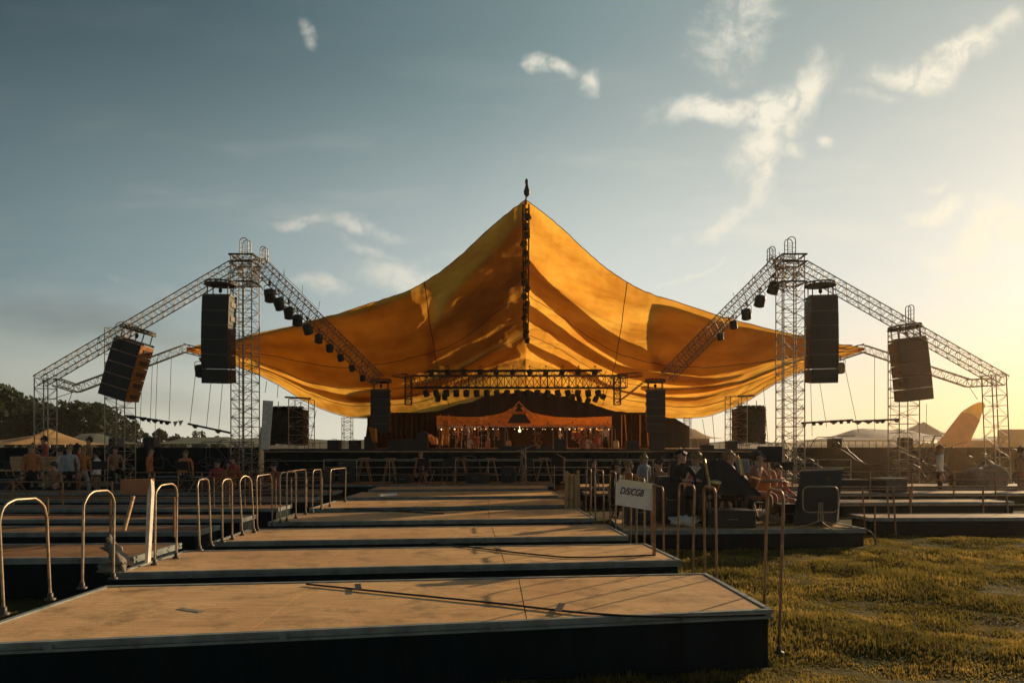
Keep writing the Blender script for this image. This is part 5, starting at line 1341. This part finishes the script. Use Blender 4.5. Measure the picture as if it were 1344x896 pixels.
TR=[(-12,88,9.2,4.2),(12,84,8.9,4.0),(38,92,8.3,3.6),(60,86,7.0,3.4),(82,90,7.6,3.6),(104,86,7.2,3.4),(126,90,7.4,3.3),(142,95,6.4,2.6)]
for i,(px,Y,z,c) in enumerate(TR): tree(px,Y,z,c,f'{["dark bushy tree cut by the left edge","tallest dark tree near the left edge","third dark tree from the left edge","lower dark tree behind the orange marquee","fifth dark tree from the left edge","sixth dark tree from the left edge","seventh dark tree from the left, before the slanted speaker tower","small dark tree right behind the slanted speaker tower"][i]}',seed=20+i)
for i,(px,Y,z,c,l) in enumerate(((166,100,5.6,2.2,'rounded tree right of the slanted speaker tower'),(184,104,4.2,2.0,'low bush-like tree beside the rounded one'),(210,120,4.9,1.6,'small far tree above the square black monitor'),(232,125,3.9,1.7,'low far tree in the middle of the horizon row'),(257,122,4.4,1.8,'small far tree left of the left main tower'),(285,125,3.6,1.4,'tiny far tree nearest the left main tower'))):
    tree(px,Y,z,c,l,'leafd',1500,'trees on the horizon at the left',50+i,leaf=.22)

# ------------------------------------------------------------------ grass
def grass():
    def blades(n,xr,yr,hh,clump=None,name='grass'):
        x=rng.uniform(xr[0],xr[1],n*3); y=yr[0]*(yr[1]/yr[0])**rng.random(n*3)
        # outside the decks
        keep=np.ones(len(x),bool)
        xe=2.0-.0743*(y-5.3)+.05
        keep&=~((x<xe)&(x>-4.2)&(y>4.95+ (x-0)*.17))
        keep&=~((x<xe)&(x>-9)&(y>7.2))
        keep&=~((x>1.7)&(x<6.05)&(y>11.35))
        keep&=~((x>6.8)&(y>13.2))
        x=x[keep][:n]; y=y[keep][:n]; n=len(x)
        den=np.array([mnoise.noise(Vector((a*.9,b*.9,0)))+.6*mnoise.noise(Vector((a*3.1,b*3.1,4))) for a,b in zip(x,y)])
        Z0=np.array([gz(a,b) for a,b in zip(x,y)]); h=hh*(.35+.8*rng.random(n))*(1+1.3*den).clip(.3,2.2)
        # tall tuft like in the photo
        for cx_,cy_,r_,f_ in((5.2,9.5,.75,2.6),(5.9,9.2,.5,2.0),(4.3,6.0,.35,1.5)):
            h*=1+(f_-1)*np.exp(-((x-cx_)**2+(y-cy_)**2)/(r_*r_))
        w=.0045*(y/5)**.7*(.7+.6*rng.random(n))
        a=rng.random(n)*6.283; lx=np.cos(a)*h*.45*rng.random(n)*1.3; lyy=np.sin(a)*h*.45*rng.random(n)*1.3
        px=np.cos(a+1.57)*w; py=np.sin(a+1.57)*w; z0=-.01
        b0=np.stack([x-px,y-py,np.full(n,z0)],1); b1=np.stack([x+px,y+py,np.full(n,z0)],1)
        m0=np.stack([x-px*.8+lx*.35,y-py*.8+lyy*.35,h*.55],1); m1=np.stack([x+px*.8+lx*.35,y+py*.8+lyy*.35,h*.55],1)
        tt=np.stack([x+lx,y+lyy,h],1)
        V=np.stack([b0,b1,m1,m0,tt],1); V[:,:,2]+=Z0[:,None]; V=V.reshape(-1,3)
        base=np.arange(n)*5
        loops=np.stack([base,base+1,base+2,base+3,base+3,base+2,base+4],1).ravel().astype(np.int32)
        ls=np.stack([np.arange(n)*7,np.arange(n)*7+4],1).ravel().astype(np.int32)
        me=bpy.data.meshes.new(name); me.vertices.add(len(V)); me.vertices.foreach_set('co',V.ravel()); me.loops.add(len(loops)); me.loops.foreach_set('vertex_index',loops); me.polygons.add(len(ls)); me.polygons.foreach_set('loop_start',ls); me.update(calc_edges=True); me.materials.append(M['grass'])
        o=bpy.data.objects.new(name,me); COL.objects.link(o); return o
    o=blades(300000,(-8,13.5),(3.9,15.5),.042); tag(o,'short golden green grass lit from behind','grass',kind='stuff')
grass()
# small flower stalk in the near shade
random.seed(5)
p=G(345,884,0); p.z=0
t=empty('wild_flower',p,'single small yellow flower before the nearest deck skirt','flower'); MB().tube([(0,0,0),(.01,0,.12),(.0,0,.2)],.003,5).build('stem',M['leafl'],t); MB().ball((0,0,.21),.016,8,6,(1,1,.7)).build('blossom',M['flower'],t)

# scattered stage gear, instruments and cloths
random.seed(31)
for i,(px,py,Y,m_) in enumerate(((934,676,12.2,'cl_rust'),(1002,668,13.2,'cl_white'),(860,672,12.9,'cl_brown'),(899,684,12.0,'cl_white'),(1015,681,12.3,'cl_brown'))):
    q=P(px,py,Y); q.z=RD+.09; b_=MB().ball(q,.14,14,9,(1.5,1,.62),None,1.1)
    tag(b_.build('cloth_bundle',M[m_]),['rust orange cloth bundle on the black flight case','cream cloth bundle right of the flight case','brown cloth bundle behind the white sign','cream cloth bundle left of the low flight case','brown cloth bundle left of the wedge monitor'][i],'cloth bundle')
def guitar(loc,rz,lean,label,m='drum'):
    t=empty('guitar',loc,label,'guitar','guitars standing about',rz); t.rotation_euler=(R(-8),lean,rz)
    pr=[(0,.16),(.10,.20),(.17,.13),(.18,.05),(.14,-.02),(.11,.0)]
    out=[(math.cos(a)*(.17+.035*math.cos(2*a+3.14)),0,.22+math.sin(a)*.23) for a in np.linspace(0,2*math.pi,26,endpoint=False)]
    f=[(x,-.04,z) for x,_,z in out]; b=[(x,.04,z) for x,_,z in out]; n=len(out)
    MB().add(f+b,[tuple(range(n)),tuple(range(2*n-1,n-1,-1))]+[(k,k+n,(k+1)%n+n,(k+1)%n) for k in range(n)]).build('guitar_body',M[m],t)
    MB().box((0,-.04,.72),(.05,.025,.62)).build('neck',M['cl_brown'],t); MB().box((0,-.035,1.08),(.08,.02,.14),bev=.005).build('headstock',M['black'],t)
for i,(px,Y,z,l) in enumerate(((668,35,SZ,'guitar standing at the centre of the stage'),(742,34.4,SZ,'guitar standing left of the right drum kit'),(640,34.2,SZ,'guitar standing right of the left drum kit'),(917,12.9,RD,'guitar propped between the seated musicians'),(809,34,SZ,'guitar standing at the right end of the inner stage'))):
    q=P(px,0,Y); q.z=z; guitar(q,random.uniform(-.5,.5),random.uniform(-.2,.2),l,random.choice(('drum','wood','brass')))
for i,(px,Y) in enumerate(((895,14.6),(932,14.2),(975,14.8),(1010,13.0))):
    q=P(px,0,Y); q.z=0 if Y>13.3 else RD; t=empty('music_stand',q,f'{ORD[i]} music stand from the left among the seated musicians','music stand','music stands among the musicians',random.uniform(-.6,.6))
    MB().tube([(0,0,.05),(0,0,1.15)],.013,6).build('upright',M['chrome'],t)
    for a in(0,2.1,4.2): MB().tube([(0,0,.15),(.24*math.cos(a),.24*math.sin(a),.01)],.01,5).build('leg',M['chrome'],t)
    MB().box((0,0,1.25),(.46,.02,.32),Matrix.Rotation(R(-20),3,'X'),bev=.006).build('desk_plate',M['black'],t); MB().box((.02,.03,1.27),(.3,.012,.22),Matrix.Rotation(R(-20),3,'X')).build('sheet_music',M['white'],t)
# flight cases and floor boxes before the stage rails and on the left
for i,(px,Y,z,w,h,l) in enumerate(((420,23.3,.42,.8,.5,'wide flight case left of the stools before the stage rails'),(455,24.0,.42,.5,.7,'tall flight case left of the first folding stool'),(530,23.8,.42,.6,.3,'flat flight case between the folding stools'),(627,23.6,.42,.7,.35,'flat flight case under the arched stands'),(668,24.2,.42,.5,.55,'flight case left of the tall tripod stand'),(175,20.4,0,.9,.6,'flight case under the slanted speaker tower'),(225,20.2,0,1.1,.8,'large flight case right of the brown sign'),(262,19.4,DZ,.5,.4,'small flight case by the left cable tangle'),(350,18.6,0,.9,.5,'flight case by the left main tower foot'),(380,21.0,0,1.0,.9,'large flight case right of the left main tower foot'),(1110,20.5,0,1.2,.7,'large flight case right of the right main tower'),(1165,19.3,.40,.8,.4,'flat flight case on the long deck at the right'),(10,20.5,0,1.0,.7,'flight case at the far left edge'))):
    case(px,Y,z,w,h,.6,l,random.uniform(-.4,.4))

# ------------------------------------------------------------------ evening haze
HAZE=True
if HAZE:
    m=bpy.data.materials.new('evening_haze'); m.use_nodes=True; nt=m.node_tree; nt.nodes.clear()
    out=nt.nodes.new('ShaderNodeOutputMaterial'); vs_=nt.nodes.new('ShaderNodeVolumeScatter'); vs_.inputs['Density'].default_value=.00045; vs_.inputs['Anisotropy'].default_value=.5; vs_.inputs['Color'].default_value=(1,.84,.62,1)
    nt.links.new(vs_.outputs[0],out.inputs['Volume'])
    m2=m.copy(); v2=[n_ for n_ in m2.node_tree.nodes if n_.type=='VOLUME_SCATTER'][0]; v2.inputs['Density'].default_value=.0026; v2.inputs['Anisotropy'].default_value=.55; v2.inputs['Color'].default_value=(1,.60,.27,1)
    tag(MB().box((36,33,2.6),(50,32,5.4)).build('glow_haze',m2),'low orange haze added for the glowing veil at the right','haze',kind='structure')  # scatter box added at the right to give the orange sun glow veil
    o=MB().box((0,75,14),(240,180,30)).build('haze',m); tag(o,'thin warm evening haze over the field','haze',kind='structure')
